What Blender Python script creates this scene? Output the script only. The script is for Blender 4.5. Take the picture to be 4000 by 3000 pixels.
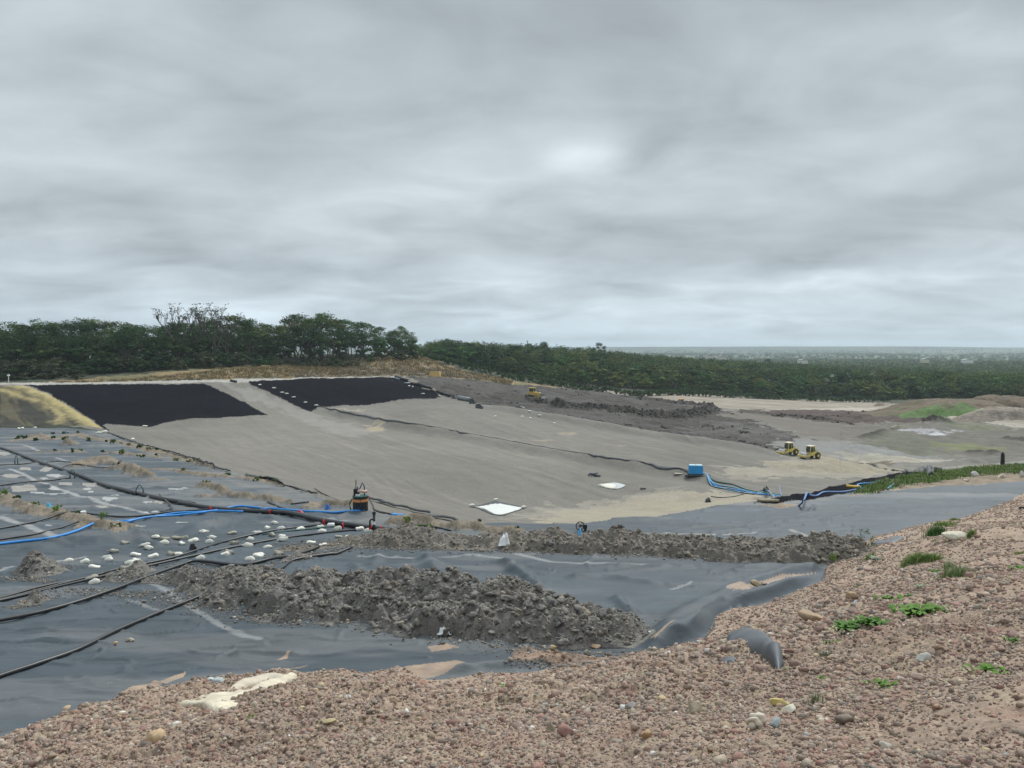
import bpy, math, random
import numpy as np
random.seed(5)
C = bpy.context.scene.collection
for o in list(bpy.data.objects): bpy.data.objects.remove(o)

# ------------------------------------------------------------------ camera, sky, sun
SC = bpy.context.scene
SC.render.resolution_x, SC.render.resolution_y = 1024, 768
F, CX, CY, HOR = 3000.0, 2000.0, 1500.0, 1360.0
TH = math.atan((CY-HOR)/F)
cam = bpy.data.cameras.new('camera'); camo = bpy.data.objects.new('camera', cam); C.objects.link(camo)
cam.sensor_width = 36; cam.lens = 27; cam.clip_start = 0.1; cam.clip_end = 30000
camo.location = (0, 0, 0); camo.rotation_euler = (math.pi/2-TH, 0, 0)
SC.camera = camo
SC.view_settings.view_transform = 'Standard'; SC.view_settings.look = 'None'
SC.view_settings.exposure = 0.24; SC.view_settings.gamma = 1
SUN_EL, SUN_AZ = math.radians(48), math.radians(35)
sl = bpy.data.lights.new('sun', 'SUN'); sl.energy = 2.3; sl.angle = math.radians(14); sl.color = (1, .985, .93)
so = bpy.data.objects.new('sun', sl); C.objects.link(so)
so.rotation_euler = (math.pi/2-SUN_EL, 0, math.pi/2+math.radians(60))

def build_world():
    w = bpy.data.worlds.new('World'); SC.world = w; w.use_nodes = True
    nt = w.node_tree; N = nt.nodes; L = nt.links; N.clear()
    def nd(t, **k):
        n = N.new(t)
        for a, b in k.items(): setattr(n, a, b)
        return n
    def M(op, a, b=None, c=None, clamp=False):
        n = nd('ShaderNodeMath', operation=op, use_clamp=clamp)
        for i, v in enumerate((a, b, c)):
            if v is None: continue
            if isinstance(v, (int, float)): n.inputs[i].default_value = v
            else: L.new(v, n.inputs[i])
        return n.outputs[0]
    tc = nd('ShaderNodeTexCoord'); sep = nd('ShaderNodeSeparateXYZ'); L.new(tc.outputs['Generated'], sep.inputs[0])
    x, y, z = sep.outputs
    zc = M('MAXIMUM', z, 0.0)
    inv = M('DIVIDE', 1.0, M('ADD', zc, 0.19))
    px, py = M('MULTIPLY', x, inv), M('MULTIPLY', y, inv)
    cmb = nd('ShaderNodeCombineXYZ'); L.new(px, cmb.inputs[0]); L.new(py, cmb.inputs[1])
    def noise(scale, detail, rough, off, dist=0.0, sx=1.0, sy=1.0):
        mp = nd('ShaderNodeMapping'); mp.inputs['Location'].default_value = off; mp.inputs['Scale'].default_value = (sx, sy, 1)
        L.new(cmb.outputs[0], mp.inputs[0])
        n = nd('ShaderNodeTexNoise'); n.inputs['Scale'].default_value = scale; n.inputs['Detail'].default_value = detail
        n.inputs['Roughness'].default_value = rough; n.inputs['Distortion'].default_value = dist
        L.new(mp.outputs[0], n.inputs['Vector']); return n.outputs[0]
    n1 = noise(1.3, 3, .45, (3.1, 7.7, 0), .4, .9, .8)
    n2 = noise(2.6, 6, .52, (9.1, 1.7, 0), .6, .8, .95)
    n3 = noise(7.0, 5, .55, (2.1, 4.7, 4), .4, .7, 1.2)
    v = M('ADD', M('MULTIPLY', M('SUBTRACT', n1, .5), SKY_A[0]), M('ADD', M('MULTIPLY', M('SUBTRACT', n2, .5), SKY_A[1]), M('MULTIPLY', M('SUBTRACT', n3, .5), SKY_A[2])))
    # broad brighter / darker parts of the cloud deck, by direction
    ax = M('DIVIDE', x, M('MAXIMUM', y, .05)); el = M('DIVIDE', z, M('MAXIMUM', y, .05))
    fade = M('ADD', M('MULTIPLY', n2, 1.6), .2)
    for (bx, by, sx, sy, amp) in SKY_BLOBS:
        u0, e0 = (bx-CX)/F, (HOR-by)/F
        a = M('MULTIPLY', M('SUBTRACT', ax, u0), F/sx); b = M('MULTIPLY', M('SUBTRACT', el, e0), F/sy)
        d = M('ADD', M('MULTIPLY', a, a), M('MULTIPLY', b, b))
        g = M('MULTIPLY', M('POWER', 2.718, M('MULTIPLY', d, -1.0)), M('MULTIPLY', fade, amp))
        v = M('ADD', v, g)
    # brighten towards the zenith like an overcast dome
    zen = M('MULTIPLY', M('SMOOTH_MAX', M('SUBTRACT', z, .42), 0.0, .05), 3.0)
    lum = M('MULTIPLY', M('ADD', M('ADD', v, .47), 0.0), M('ADD', 1.0, zen))
    lum = M('MAXIMUM', lum, .1)
    ramp = nd('ShaderNodeValToRGB'); L.new(M('ADD', v, .47, clamp=True), ramp.inputs[0])
    e = ramp.color_ramp.elements
    e[0].position = .2; e[0].color = (.90, .99, 1.06, 1)
    e[1].position = .75; e[1].color = (.91, 1.0, 1.05, 1)
    ee = ramp.color_ramp.elements.new(.42); ee.color = (.89, .99, 1.065, 1)
    # bluer low down
    lowc = nd('ShaderNodeMix', data_type='RGBA'); lowc.inputs[7].default_value = (.82, .99, 1.13, 1)
    L.new(M('MULTIPLY', M('SUBTRACT', .14, z), 6.0, clamp=True), lowc.inputs[0]); L.new(ramp.outputs[0], lowc.inputs[6])
    vm = nd('ShaderNodeVectorMath', operation='SCALE'); L.new(lowc.outputs[2], vm.inputs[0]); L.new(lum, vm.inputs['Scale'])
    sky = nd('ShaderNodeTexSky', sky_type='NISHITA'); sky.sun_disc = False; sky.sun_elevation = SUN_EL; sky.sun_rotation = SUN_AZ
    b1 = nd('ShaderNodeBackground'); L.new(sky.outputs[0], b1.inputs[0]); b1.inputs[1].default_value = .05
    b2 = nd('ShaderNodeBackground'); L.new(vm.outputs[0], b2.inputs[0]); b2.inputs[1].default_value = 1.0
    mx = nd('ShaderNodeMixShader'); mx.inputs[0].default_value = .93
    L.new(b1.outputs[0], mx.inputs[1]); L.new(b2.outputs[0], mx.inputs[2])
    out = nd('ShaderNodeOutputWorld'); L.new(mx.outputs[0], out.inputs[0])
SKY_A = (.48, .30, .09)
SKY_BLOBS = [(2000,1230,4000,130,.06),(1100,350,700,250,.05),(2650,700,300,60,.06),(3400,1090,500,30,.06),(1750,1110,300,20,.05),(2300,620,170,60,.16),(2300,640,600,200,.06),(1620,800,420,60,.12),(3800,170,420,160,.13),(250,150,500,350,.05),
             (3100,1080,700,50,.06),(300,930,800,60,.07),(1000,600,500,220,-.07),(2100,180,500,220,-.06),(3250,850,500,120,-.06),
             (2750,1000,900,60,-.03),(1600,980,1000,50,-.03),(2900,120,350,120,.03),(400,1180,900,40,.05),(2000,1130,3500,230,.075),(700,600,900,260,.03),(2600,1290,3500,90,.05)]
build_world()

# ------------------------------------------------------------------ pixel <-> world helpers (photo is 4000 x 3000)
def ray(px, py):
    d = (CY-np.asarray(py, float))/F
    y = math.cos(TH)+d*math.sin(TH); z = -math.sin(TH)+d*math.cos(TH)
    return (np.asarray(px, float)-CX)/F/y, z/y          # X/Y, Z/Y
def P(px, py, Y):
    a, b = ray(px, py); return np.array([a*Y, Y, b*Y])
PA, PB = 5.7, .066                                       # the lined platform: z = -(PA + PB*Y)
def plane_pts(pts):
    pts = np.asarray(pts, float); a, b = ray(pts[:,0], pts[:,1]); Y = PA/(-b-PB)
    return np.stack([a*Y, Y], 1)

# ------------------------------------------------------------------ numpy noise
def hsh(ix, iy, s=0):
    h = (ix.astype(np.int64)*374761393+iy.astype(np.int64)*668265263+s*974634777) & 0xffffffff
    h = ((h ^ (h >> 13))*1274126177) & 0xffffffff
    h = (h ^ (h >> 16)) & 0xffffffff
    return h/4294967295.0
def vn(x, y, s=0):
    ix, iy = np.floor(x), np.floor(y); fx, fy = x-ix, y-iy
    fx = fx*fx*fx*(fx*(fx*6-15)+10); fy = fy*fy*fy*(fy*(fy*6-15)+10)
    a, b, c, d = hsh(ix,iy,s), hsh(ix+1,iy,s), hsh(ix,iy+1,s), hsh(ix+1,iy+1,s)
    return (a+(b-a)*fx)*(1-fy)+(c+(d-c)*fx)*fy
def fbm(x, y, o=4, s=0, g=.5):
    t = 0; a = 1; n = 0
    for i in range(o):
        t = t+a*vn(x*2**i+17.3*i, y*2**i+5.1*i, s+i); n += a; a *= g
    return t/n
def worley(x, y, s=0):
    ix, iy = np.floor(x), np.floor(y)
    best = np.full(x.shape, 9.0); b2 = np.full(x.shape, 9.0); rid = np.zeros(x.shape)
    for i in (-1,0,1):
        for j in (-1,0,1):
            cx, cy = ix+i, iy+j
            r = hsh(cx, cy, s+2)
            d = np.hypot(cx+hsh(cx,cy,s)-x, cy+hsh(cx,cy,s+1)-y)/(.55+.75*r)
            m = d < best
            b2 = np.where(m, best, np.minimum(b2, d)); best = np.where(m, d, best); rid = np.where(m, r, rid)
    return best, b2, rid
def clods(x, y, size, s=0):
    """rounded lumps of about the given size, height 0..1"""
    wx = x+(vn(x/size*1.7, y/size*1.7, s+50)-.5)*size*.7; wy = y+(vn(x/size*1.7, y/size*1.7, s+51)-.5)*size*.7
    d, d2, r = worley(wx/size, wy/size, s)
    return np.sqrt(np.clip(1-d*d*1.3, 0, 1))*(.25+.75*r)
def inpoly(X, Y, poly):
    poly = np.asarray(poly); r = np.zeros(X.shape, bool)
    m = (X >= poly[:,0].min()) & (X <= poly[:,0].max()) & (Y >= poly[:,1].min()) & (Y <= poly[:,1].max())
    if not m.any(): return r
    x, y = X[m], Y[m]; q = np.zeros(x.shape, bool); n = len(poly)
    for i in range(n):
        x0, y0 = poly[i]; x1, y1 = poly[(i+1) % n]
        if y0 == y1: continue
        c = ((y0 > y) != (y1 > y)) & (x < (x1-x0)*(y-y0)/(y1-y0)+x0)
        q ^= c
    r[m] = q; return r
def pldist(X, Y, pl, par=False):
    best = np.full(X.shape, 1e9); t_ = np.zeros(X.shape)
    for i in range(len(pl)-1):
        ax, ay = pl[i][:2]; bx, by = pl[i+1][:2]; dx, dy = bx-ax, by-ay
        t = np.clip(((X-ax)*dx+(Y-ay)*dy)/(dx*dx+dy*dy+1e-9), 0, 1)
        d = np.hypot(X-ax-t*dx, Y-ay-t*dy)
        if par: t_ = np.where(d < best, (i+t)/(len(pl)-1), t_)
        best = np.minimum(best, d)
    return (best, t_) if par else best
def densify(pts, n=6):
    pts = np.asarray(pts, float); out = []
    for i in range(len(pts)-1):
        for k in range(n): out.append(pts[i]+(pts[i+1]-pts[i])*k/n)
    out.append(pts[-1]); return np.array(out)
def sstep(a, b, x):
    t = np.clip((x-a)/(b-a), 0, 1); return t*t*(3-2*t)

# ------------------------------------------------------------------ terrain height
RIM = [(-1500,1672),(0,1672),(250,1672),(400,1685),(550,1735),(700,1783),(850,1830),(1000,1868),(1130,1905),(1250,1942),(1350,1972),(1450,1998),(1600,2030),(1720,2046),
       (2000,2046),(2250,2049),(2350,2040),(2450,2024),(2560,2021),(2700,1995),(2800,1975),(2950,1962),(3030,1942),(3170,1926),(3233,1903),(3308,1888),(3417,1863),(3525,1846),(3598,1839),(3650,1828),
       (3760,1818),(3880,1812),(4000,1800),(4700,1760)]
RIMW = plane_pts(RIM)
NEARW = np.vstack([[(-400, .05)], RIMW, [(400, 60), (400, .05)]])
MOUND = [(-1500,3200),(-300,3020),(0,2890),(60,2862),(130,2835),(195,2811),(287,2785),(328,2760),(425,2749),(502,2719),(589,2708),(661,2695),(768,2667),(871,2655),(1000,2640),(1100,2626),
         (1187,2637),(1335,2624),(1412,2645),(1515,2626),(1561,2610),(1640,2650),(1668,2663),(1771,2660),(1899,2640),(2010,2638),(2120,2631),(2207,2595),(2310,2577),(2453,2571),(2561,2560),
         (2668,2519),(2740,2509),(2781,2457),(2797,2416),(2858,2380),(2961,2372),(3069,2340),(3150,2300),(3207,2275),(3228,2222),(3330,2180),(3388,2110),(3482,2087),(3543,2065),
         (3627,2047),(3742,2029),(3815,2007),(3869,1986),(3941,1960),(3990,1930),(4100,1900),(4700,1850)]
MOUNDB = plane_pts(MOUND)
MOUNDW = np.vstack([[(-60, .05)], MOUNDB, [(300, 55), (300, .05)]])
mc = [(0,3000,8.6),(500,3000,7.6),(1000,3000,6.6),(2000,3000,4.9),(3000,3000,4.0),(4000,3000,3.4),(4600,3000,3.2),
      (4000,2600,5.4),(3500,2600,6.3),(3000,2600,8.4),(2500,2700,8.0),(2000,2760,9.6),(1500,2780,10.2),(1000,2800,10.2),(500,2850,10.6),
      (3500,2300,13.5),(4000,2300,10),(4600,2300,9),(3745,2105,21),(4000,2050,24),(4600,2000,22),(3000,2450,14.5),(2500,2610,13.2),(3500,2150,23),(3250,2320,18),(2800,2560,11.5)]
mpts = np.array([P(*p) for p in mc]+[(0,0,-1.6),(-1.5,0,-2.0),(2,0,-1.5),(0,2,-1.72),(-4,2,-3.0),(4,2,-1.6),(1.5,3,-1.78),(-8,0,-4),(-8,4,-4.6),(10,0,-1.6),(30,0,-2),(40,20,-4)])
bp = densify(MOUNDB, 2); bp = bp[(bp[:,1] < 70) & (abs(bp[:,0]) < 60)]
mpts = np.vstack([mpts, np.column_stack([bp, -(PA+PB*bp[:,1])+.03])])
class RBF:
    def __init__(s, pts, c):
        s.p = pts[:,:2]; s.c = c; n = len(pts)
        K = np.sqrt(((s.p[:,None]-s.p[None])**2).sum(-1)+c*c)
        A = np.zeros((n+3, n+3)); A[:n,:n] = K+np.eye(n)*1e-6; A[:n,n] = 1; A[:n,n+1:] = s.p; A[n,:n] = 1; A[n+1:,:n] = s.p.T
        s.w = np.linalg.lstsq(A, np.concatenate([pts[:,2], np.zeros(3)]), rcond=None)[0]
    def __call__(s, X, Y):
        r = s.w[-3]+s.w[-2]*X+s.w[-1]*Y
        for (a, b), w in zip(s.p, s.w): r = r+w*np.sqrt((X-a)**2+(Y-b)**2+s.c**2)
        return r
mound_f = RBF(mpts, .8)
pc = [(-700,1500,175),(0,1505,180),(400,1500,188),(800,1490,198),(1100,1478,215),(1550,1470,245),
      (-700,1671,153),(0,1671,153),(200,1671,153),(200,1588,169),(400,1684,147),(0,1588,168),(700,1560,183),(1040,1622,180),(800,1640,168),(600,1670,155),(1240,1600,200),(1450,1585,212),(1700,1557,222),(1230,1640,190),(960,1490,202),(1270,1480,222),
      (700,1740,105),(1000,1790,115),(1300,1870,98),(1400,1900,95),(1000,1700,145),(1400,1750,140),
      (1500,1655,186),(1800,1716,166),(2200,1792,146),(2715,1873,126),(3000,1935,113),
      (1520,1668,180),(1800,1730,157),(2200,1812,136),(2650,1893,116),
      (1600,1800,125),(1700,1900,105),(2000,1900,110),(1950,1985,92),(2400,1900,117),(2250,1980,103),(2500,1975,104),(2800,1945,106),(1700,1980,85),
      (1700,1600,200),(2000,1660,183),(2000,1620,205),(2400,1740,165),(2400,1690,188),(2715,1800,148),(2950,1850,135),(3300,1850,138),(3050,1771,175),(3200,1800,165),
      (1880,1583,216),(2200,1635,204),(2560,1700,188),(2800,1732,181),
      (1620,1478,243),(1900,1500,262),(2090,1558,238),(2450,1592,238),(2800,1650,225),(2300,1545,280),(2600,1565,285),(2800,1602,262),(2500,1640,212),(3000,1700,200),
      (2300,1528,325),(2700,1550,335),(3300,1585,315),(3600,1600,275),(4000,1640,235),(4600,1680,220),(3000,1598,280),
      (3300,1640,250),(3500,1680,228),(3900,1720,200),(3500,1765,178),(3300,1700,205),(3800,1800,160),(3650,1620,255),(4000,1760,180),(4600,1760,190),(3100,1650,240),
      (0,1492,196),(500,1462,207),(1000,1430,237),(1500,1398,267),(1620,1392,300),(-900,1495,190),
      (1350,1425,262),(1640,1440,270),(1800,1455,280),
      (1700,1408,315),(1900,1448,318),(2100,1490,325),(2300,1518,335),(2700,1548,350),(3300,1572,352),(3500,1565,345),(4000,1560,340),(4600,1560,340),(3700,1560,300)]
ppts = [P(*p) for p in pc]
ppts += [np.array([a, b, -(PA+PB*b)-.05]) for a, b in plane_pts([(400,1685),(700,1785),(1000,1870),(1250,1945),(1400,1985)])]
ppts += [np.array(t, float) for t in [(-200,450,-6),(-60,450,-4),(20,480,-6.5),(60,560,-10),(-60,600,-5),(120,700,-17),(250,750,-24),(350,500,-26),(-400,700,-15),(300,1000,-30),(-200,1200,-30),(700,900,-30),(0,1600,-32),(600,1600,-32),
          (-600,1800,-32),(1200,1500,-32),(-900,900,-25),(800,400,-26),(-500,250,-8),(-300,100,-14),(60,60,-16),(25,75,-16.5),(-5,62,-13.5),(45,85,-18),(110,120,-20),(200,130,-20)]]
pit_f = RBF(np.array(ppts), 6.0)
def zg(X, Y, detail=False):
    X = np.asarray(X, float); Y = np.asarray(Y, float)
    zn = -(PA+PB*Y)
    near = inpoly(X, Y, NEARW)
    z = np.where(near, zn, 0.0)
    mo = near & inpoly(X, Y, MOUNDW)
    if mo.any(): z[mo] = mound_f(X[mo], Y[mo])
    o = ~near
    if o.any():
        x, y = X[o], Y[o]
        zp = pit_f(x, y)
        far = sstep(900, 1700, y); 
        hills = -32+fbm(x/900, y/900, 3, 7)*10-5+84*sstep(3600, 6600, y)*(.72+.36*fbm(x/1800+3, y/3000, 3, 11))
        zp = zp*(1-far)+hills*far
        k = y < 260
        sd = np.full(x.shape, 1e3); sd[k] = pldist(x[k], y[k], RIMW)
        z[o] = np.maximum(zp, -(PA+PB*y)-.52*sd)
    return z
def hit(pts, y0=2.0, y1=2500.0):
    """ground points seen at the given photo pixels"""
    pts = np.asarray(pts, float).reshape(-1, 2); a, b = ray(pts[:,0], pts[:,1])
    Ys = y0*(y1/y0)**np.linspace(0, 1, 700)
    YY = np.broadcast_to(Ys, (len(pts), len(Ys))); XX = a[:,None]*YY
    below = (b[:,None]*YY) <= zg(XX, YY)
    below[:,-1] = True
    i = below.argmax(1); lo = Ys[np.maximum(i-1, 0)]; hi = Ys[i]
    for _ in range(14):
        m = (lo+hi)/2; u = b*m <= zg(a*m, m); hi = np.where(u, m, hi); lo = np.where(u, lo, m)
    Y = hi; return np.stack([a*Y, Y, zg(a*Y, Y)], 1)

# ------------------------------------------------------------------ mesh / material helpers
def mk(name, V, Fc, mat=None, parent=None, col=None, smooth=False, loc=None):
    """V (n,3), Fc (m,k) array of tris or quads -> linked object"""
    V = np.asarray(V, np.float32); Fc = np.asarray(Fc, np.int32)
    me = bpy.data.meshes.new(name); n, k = Fc.shape
    me.vertices.add(len(V)); me.vertices.foreach_set('co', V.ravel())
    me.loops.add(n*k); me.loops.foreach_set('vertex_index', Fc.ravel())
    me.polygons.add(n); me.polygons.foreach_set('loop_start', np.arange(0, n*k, k, dtype=np.int32))
    try: me.polygons.foreach_set('loop_total', np.full(n, k, np.int32))
    except Exception: pass
    me.update(calc_edges=True)
    if smooth: me.polygons.foreach_set('use_smooth', np.ones(n, bool))
    if col is not None:
        at = me.color_attributes.new('Col', 'FLOAT_COLOR', 'POINT')
        c = np.ones((len(V), 4), np.float32); c[:,:3] = col; at.data.foreach_set('color', c.ravel())
    if mat: me.materials.append(mat)
    o = bpy.data.objects.new(name, me); C.objects.link(o)
    if parent: o.parent = parent
    if loc is not None: o.location = loc
    return o
def tag(o, label=None, cat=None, group=None, kind=None):
    if label: o['label'] = label
    if cat: o['category'] = cat
    if group: o['group'] = group
    if kind: o['kind'] = kind
    return o
def thing(name, label, cat, loc=(0,0,0), rz=0, group=None):
    o = bpy.data.objects.new(name, None); C.objects.link(o); o.location = loc; o.rotation_euler = (0,0,rz)
    return tag(o, label, cat, group)
def mat(name, base=(.2,.2,.2), rough=.9, spec=.3, var=None, vscale=5.0, bump=0.0, bscale=20.0, attr=False, metal=0.0, var2=None, v2scale=1.0, sub=0, detail=5, stretch=None, rand=0.0, transl=0):
    m = bpy.data.materials.new(name); m.use_nodes = True; nt = m.node_tree; N, L = nt.nodes, nt.links
    b = N['Principled BSDF']; b.inputs['Roughness'].default_value = rough; b.inputs['Specular IOR Level'].default_value = spec; b.inputs['Metallic'].default_value = metal
    tc = N.new('ShaderNodeTexCoord'); vec = tc.outputs['Object']
    if stretch:
        mp = N.new('ShaderNodeMapping'); mp.inputs['Scale'].default_value = stretch[:3]; mp.inputs['Rotation'].default_value = (0,0,stretch[3]); L.new(vec, mp.inputs[0]); vec = mp.outputs[0]
    if attr:
        a = N.new('ShaderNodeAttribute'); a.attribute_name = 'Col'; cur = a.outputs['Color']
    else:
        a = N.new('ShaderNodeRGB'); a.outputs[0].default_value = (*base, 1); cur = a.outputs[0]
    def mul(cur, amount, scale, det):
        n = N.new('ShaderNodeTexNoise'); n.inputs['Scale'].default_value = scale; n.inputs['Detail'].default_value = det; n.inputs['Roughness'].default_value = .6
        L.new(vec, n.inputs['Vector'])
        mr = N.new('ShaderNodeMapRange'); mr.inputs[1].default_value = .3; mr.inputs[2].default_value = .7; mr.inputs[3].default_value = 1-amount; mr.inputs[4].default_value = 1+amount
        L.new(n.outputs[0], mr.inputs[0])
        s = N.new('ShaderNodeVectorMath'); s.operation = 'SCALE'; L.new(cur, s.inputs[0]); L.new(mr.outputs[0], s.inputs['Scale']); return s.outputs[0]
    if var: cur = mul(cur, var, vscale, detail)
    if var2: cur = mul(cur, var2, v2scale, 3)
    if rand:
        oi = N.new('ShaderNodeObjectInfo'); hs = N.new('ShaderNodeHueSaturation')
        for (o_, lo, hi, k) in ((0, .5-rand*.10, .5+rand*.06, 1), (2, 1-rand, 1+rand, 1)):
            mr = N.new('ShaderNodeMapRange'); mr.inputs[3].default_value = lo; mr.inputs[4].default_value = hi
            if o_ == 0:
                mm = N.new('ShaderNodeMath'); mm.operation = 'FRACT'; m2 = N.new('ShaderNodeMath'); m2.operation = 'MULTIPLY'; m2.inputs[1].default_value = 7.31
                L.new(oi.outputs['Random'], m2.inputs[0]); L.new(m2.outputs[0], mm.inputs[0]); L.new(mm.outputs[0], mr.inputs[0])
            else: L.new(oi.outputs['Random'], mr.inputs[0])
            L.new(mr.outputs[0], hs.inputs[o_])
        L.new(cur, hs.inputs['Color']); cur = hs.outputs[0]
    L.new(cur, b.inputs['Base Color'])
    if bump:
        n = N.new('ShaderNodeTexNoise'); n.inputs['Scale'].default_value = bscale; n.inputs['Detail'].default_value = 6; n.inputs['Roughness'].default_value = .65
        L.new(vec, n.inputs['Vector']); bp_ = N.new('ShaderNodeBump'); bp_.inputs['Strength'].default_value = 1; bp_.inputs['Distance'].default_value = bump
        L.new(n.outputs[0], bp_.inputs['Height']); L.new(bp_.outputs[0], b.inputs['Normal'])
    return m

# ------------------------------------------------------------------ master grid, split into the sheets of the place
us = np.concatenate([np.linspace(-1.3, -.76, 20)[:-1], np.linspace(-.76, .76, 1086), np.linspace(.76, 1.3, 20)[1:]])
def geo(a, b, f): n = int(math.log(b/a)/f); return a*(b/a)**(np.arange(n)/n)
Ys = np.concatenate([geo(.5, 2.5, .06), geo(2.5, 20, .0027), geo(20, 50, .0048), geo(50, 130, .0055), geo(130, 270, .0030), geo(270, 420, .0055), geo(420, 1500, .015), geo(1500, 5200, .012), [5200]])
U, YG = np.meshgrid(us, Ys); XG = U*YG
ZG = zg(XG, YG)
CL = np.zeros(XG.shape, np.int8)         # 0 ground 1 pit gravel 2 waste 3 liner 4 mound 5..8 sheets
COL = np.zeros(XG.shape+(3,), np.float32)
def W(pl, close=False, n=5):             # photo polyline -> world polyline on the ground
    pl = densify(list(pl)+([pl[0]] if close else []), n)
    return hit(pl)[:, :2]
jx = (fbm(XG/2.5, YG/2.5, 4, 3)-.5); jy = (fbm(XG/2.5, YG/2.5, 4, 4)-.5)   # ragged edges
def reg(poly, jit=0.0):
    w = W(poly, True); s = jit*YG/100.0
    return inpoly(XG+jx*s, YG+jy*s, w)
near = inpoly(XG, YG, NEARW)
mound = near & inpoly(XG+jx*.35, YG+jy*.35, MOUNDW)
NL = lambda *a: fbm(XG/a[0], YG/a[1], a[2], a[3])
def setc(m, c, var=.15, sc=6, seed=1):
    n = (fbm(XG[m]/sc, YG[m]/sc, 4, seed)-.5)*2*var*1.6
    COL[m] = np.array(c)*(1+n[:,None])
def blend(m, c, f):
    f = np.asarray(f)
    if f.ndim == 0: f = np.full(m.sum(), float(f))
    COL[m] = COL[m]*(1-f[:,None])+np.array(c)*f[:,None]
# landscape base
setc(~near, (.035,.042,.022), .2, 15)
far = YG > 560
fx, fy = XG/230+(fbm(XG/500, YG/500, 2, 31))*1.5, YG/420
cell = hsh(np.floor(fx), np.floor(fy), 5)
pal = np.array([(.08,.13,.045),(.10,.15,.055),(.12,.15,.07),(.06,.095,.04),(.17,.17,.10),(.085,.135,.05)])
COL[far] = pal[(cell[far]*5.99).astype(int)]
edge = (np.minimum(fx-np.floor(fx), 1-(fx-np.floor(fx))) < .04) | (np.minimum(fy-np.floor(fy), 1-(fy-np.floor(fy))) < .05)
COL[far & edge] = (.03,.05,.025)
wood = far & (fbm(XG/260, YG/420, 4, 41) > .56)
COL[wood] = (.03,.05,.025)
m_ = YG > 3400; COL[m_] *= .62
m_ = (YG > 1500) & (fbm(XG/700, YG/260, 4, 43) > .52); COL[m_] *= .55
# pit
PITP = [(400,1683),(250,1660),(0,1668),(-400,1668),(-400,1500),(0,1503),(400,1499),(800,1488),(1250,1475),(1560,1470),(1800,1480),(2100,1510),(2400,1530),(2770,1555),(3300,1580),(3500,1590),(4000,1635),(4500,1660),
        (4500,1790)]
pitw = np.vstack([W(PITP, False), RIMW[::-1][:-2]])
pit = inpoly(XG, YG, pitw) & ~near
CL[pit] = 1
GR = (.176,.164,.143)
setc(pit, GR, .05, 9, 12)
# tyre streaks on the gravel, running along the cell
dr = np.array([math.cos(math.radians(-58)), math.sin(math.radians(-58))])
al = XG*dr[0]+YG*dr[1]; ac = -XG*dr[1]+YG*dr[0]
st = fbm(al/26, ac/1.6, 4, 77); st2 = fbm(al/9, ac/.7, 3, 78)
COL[pit] *= (1+(st[pit]-.5)*.22+(st2[pit]-.5)*.12)[:,None]
COL[pit] *= (1+(fbm(XG[pit]/38, YG[pit]/38, 3, 79)-.5)*.3)[:,None]
def region_soft(pl, c, f=.8, jit=6, base=None, thr=.0, sc=5, seed=3):
    m = reg(pl, jit) & (pit if base is None else base)
    n = fbm(XG[m]/sc, YG[m]/sc, 4, seed)
    blend(m, c, np.clip(f*(.55+n), 0, 1)); return m
rk = random.Random(17)
for k in range(26):
    px, py = rk.choice([(rk.uniform(1000,2300), rk.uniform(1700,1980)), (rk.uniform(1500,2900), rk.uniform(1630,1800)), (rk.uniform(2500,3400), rk.uniform(1770,1900))])
    p0 = hit([(px, py)])[0][:2]; a = math.radians(-58+rk.uniform(-9,9)); L_ = rk.uniform(12,45); cv = rk.uniform(-.006,.006)
    q = [p0+L_*t*np.array([math.cos(a+cv*L_*t), math.sin(a+cv*L_*t)]) for t in np.linspace(-1,1,9)]
    for off in (-1.0, 1.0):
        qq = np.array([c_+off*np.array([-math.sin(a), math.cos(a)]) for c_ in q]); bb = pit & (XG > qq[:,0].min()-1) & (XG < qq[:,0].max()+1) & (YG > qq[:,1].min()-1) & (YG < qq[:,1].max()+1)
        if bb.any(): d, t = pldist(XG[bb], YG[bb], qq, True); COL[bb] *= (1+rk.choice([.13,-.13,.1])*np.clip(1.4-d/.4, 0, 1)*(4*t*(1-t)))[:,None]
region_soft([(2080,2046),(2150,2005),(2480,1945),(2660,1915),(2900,1930),(3050,1955),(2950,1962),(2700,1998),(2450,2030),(2250,2052)], (.31,.275,.21), .95, 7)
region_soft([(1900,2040),(2100,1990),(2500,1920),(2700,1900),(2600,1950),(2250,2000)], (.30,.275,.225), .5, 8)
region_soft([(3050,1800),(3200,1770),(3330,1800),(3450,1850),(3300,1880),(3050,1850),(2900,1880),(2800,1840)], (.30,.27,.215), .75, 9)
region_soft([(3150,1770),(3350,1800),(3450,1815),(3380,1850),(3200,1830)], (.30,.26,.19), .6, 6)
region_soft([(2970,1740),(3150,1715),(3300,1730),(3600,1765),(3750,1800),(3600,1815),(3300,1790),(3150,1770),(3050,1775)], (.215,.215,.205), .8, 5)
region_soft([(3250,1765),(3500,1785),(3780,1800),(3600,1810),(3400,1805)], (.33,.30,.24), .8, 4)
region_soft([(820,1490),(900,1490),(1000,1520),(1130,1570),(1270,1640),(1500,1690),(1330,1700),(1180,1640),(1000,1560)], (.255,.245,.22), .6, 6)
region_soft([(1450,1660),(1500,1655),(1480,1680),(1420,1685)], (.33,.28,.2), .8, 4)
region_soft([(1330,1610),(1400,1608),(1400,1625),(1340,1625)], (.33,.29,.22), .6, 4)
for (a, b, w_, h_) in [(2220,1695,40,6),(2430,1745,30,6),(2130,1725,40,6)]:
    region_soft([(a-w_,b),(a,b-h_),(a+w_,b),(a,b+h_)], (.30,.25,.18), .7, 3)
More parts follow.
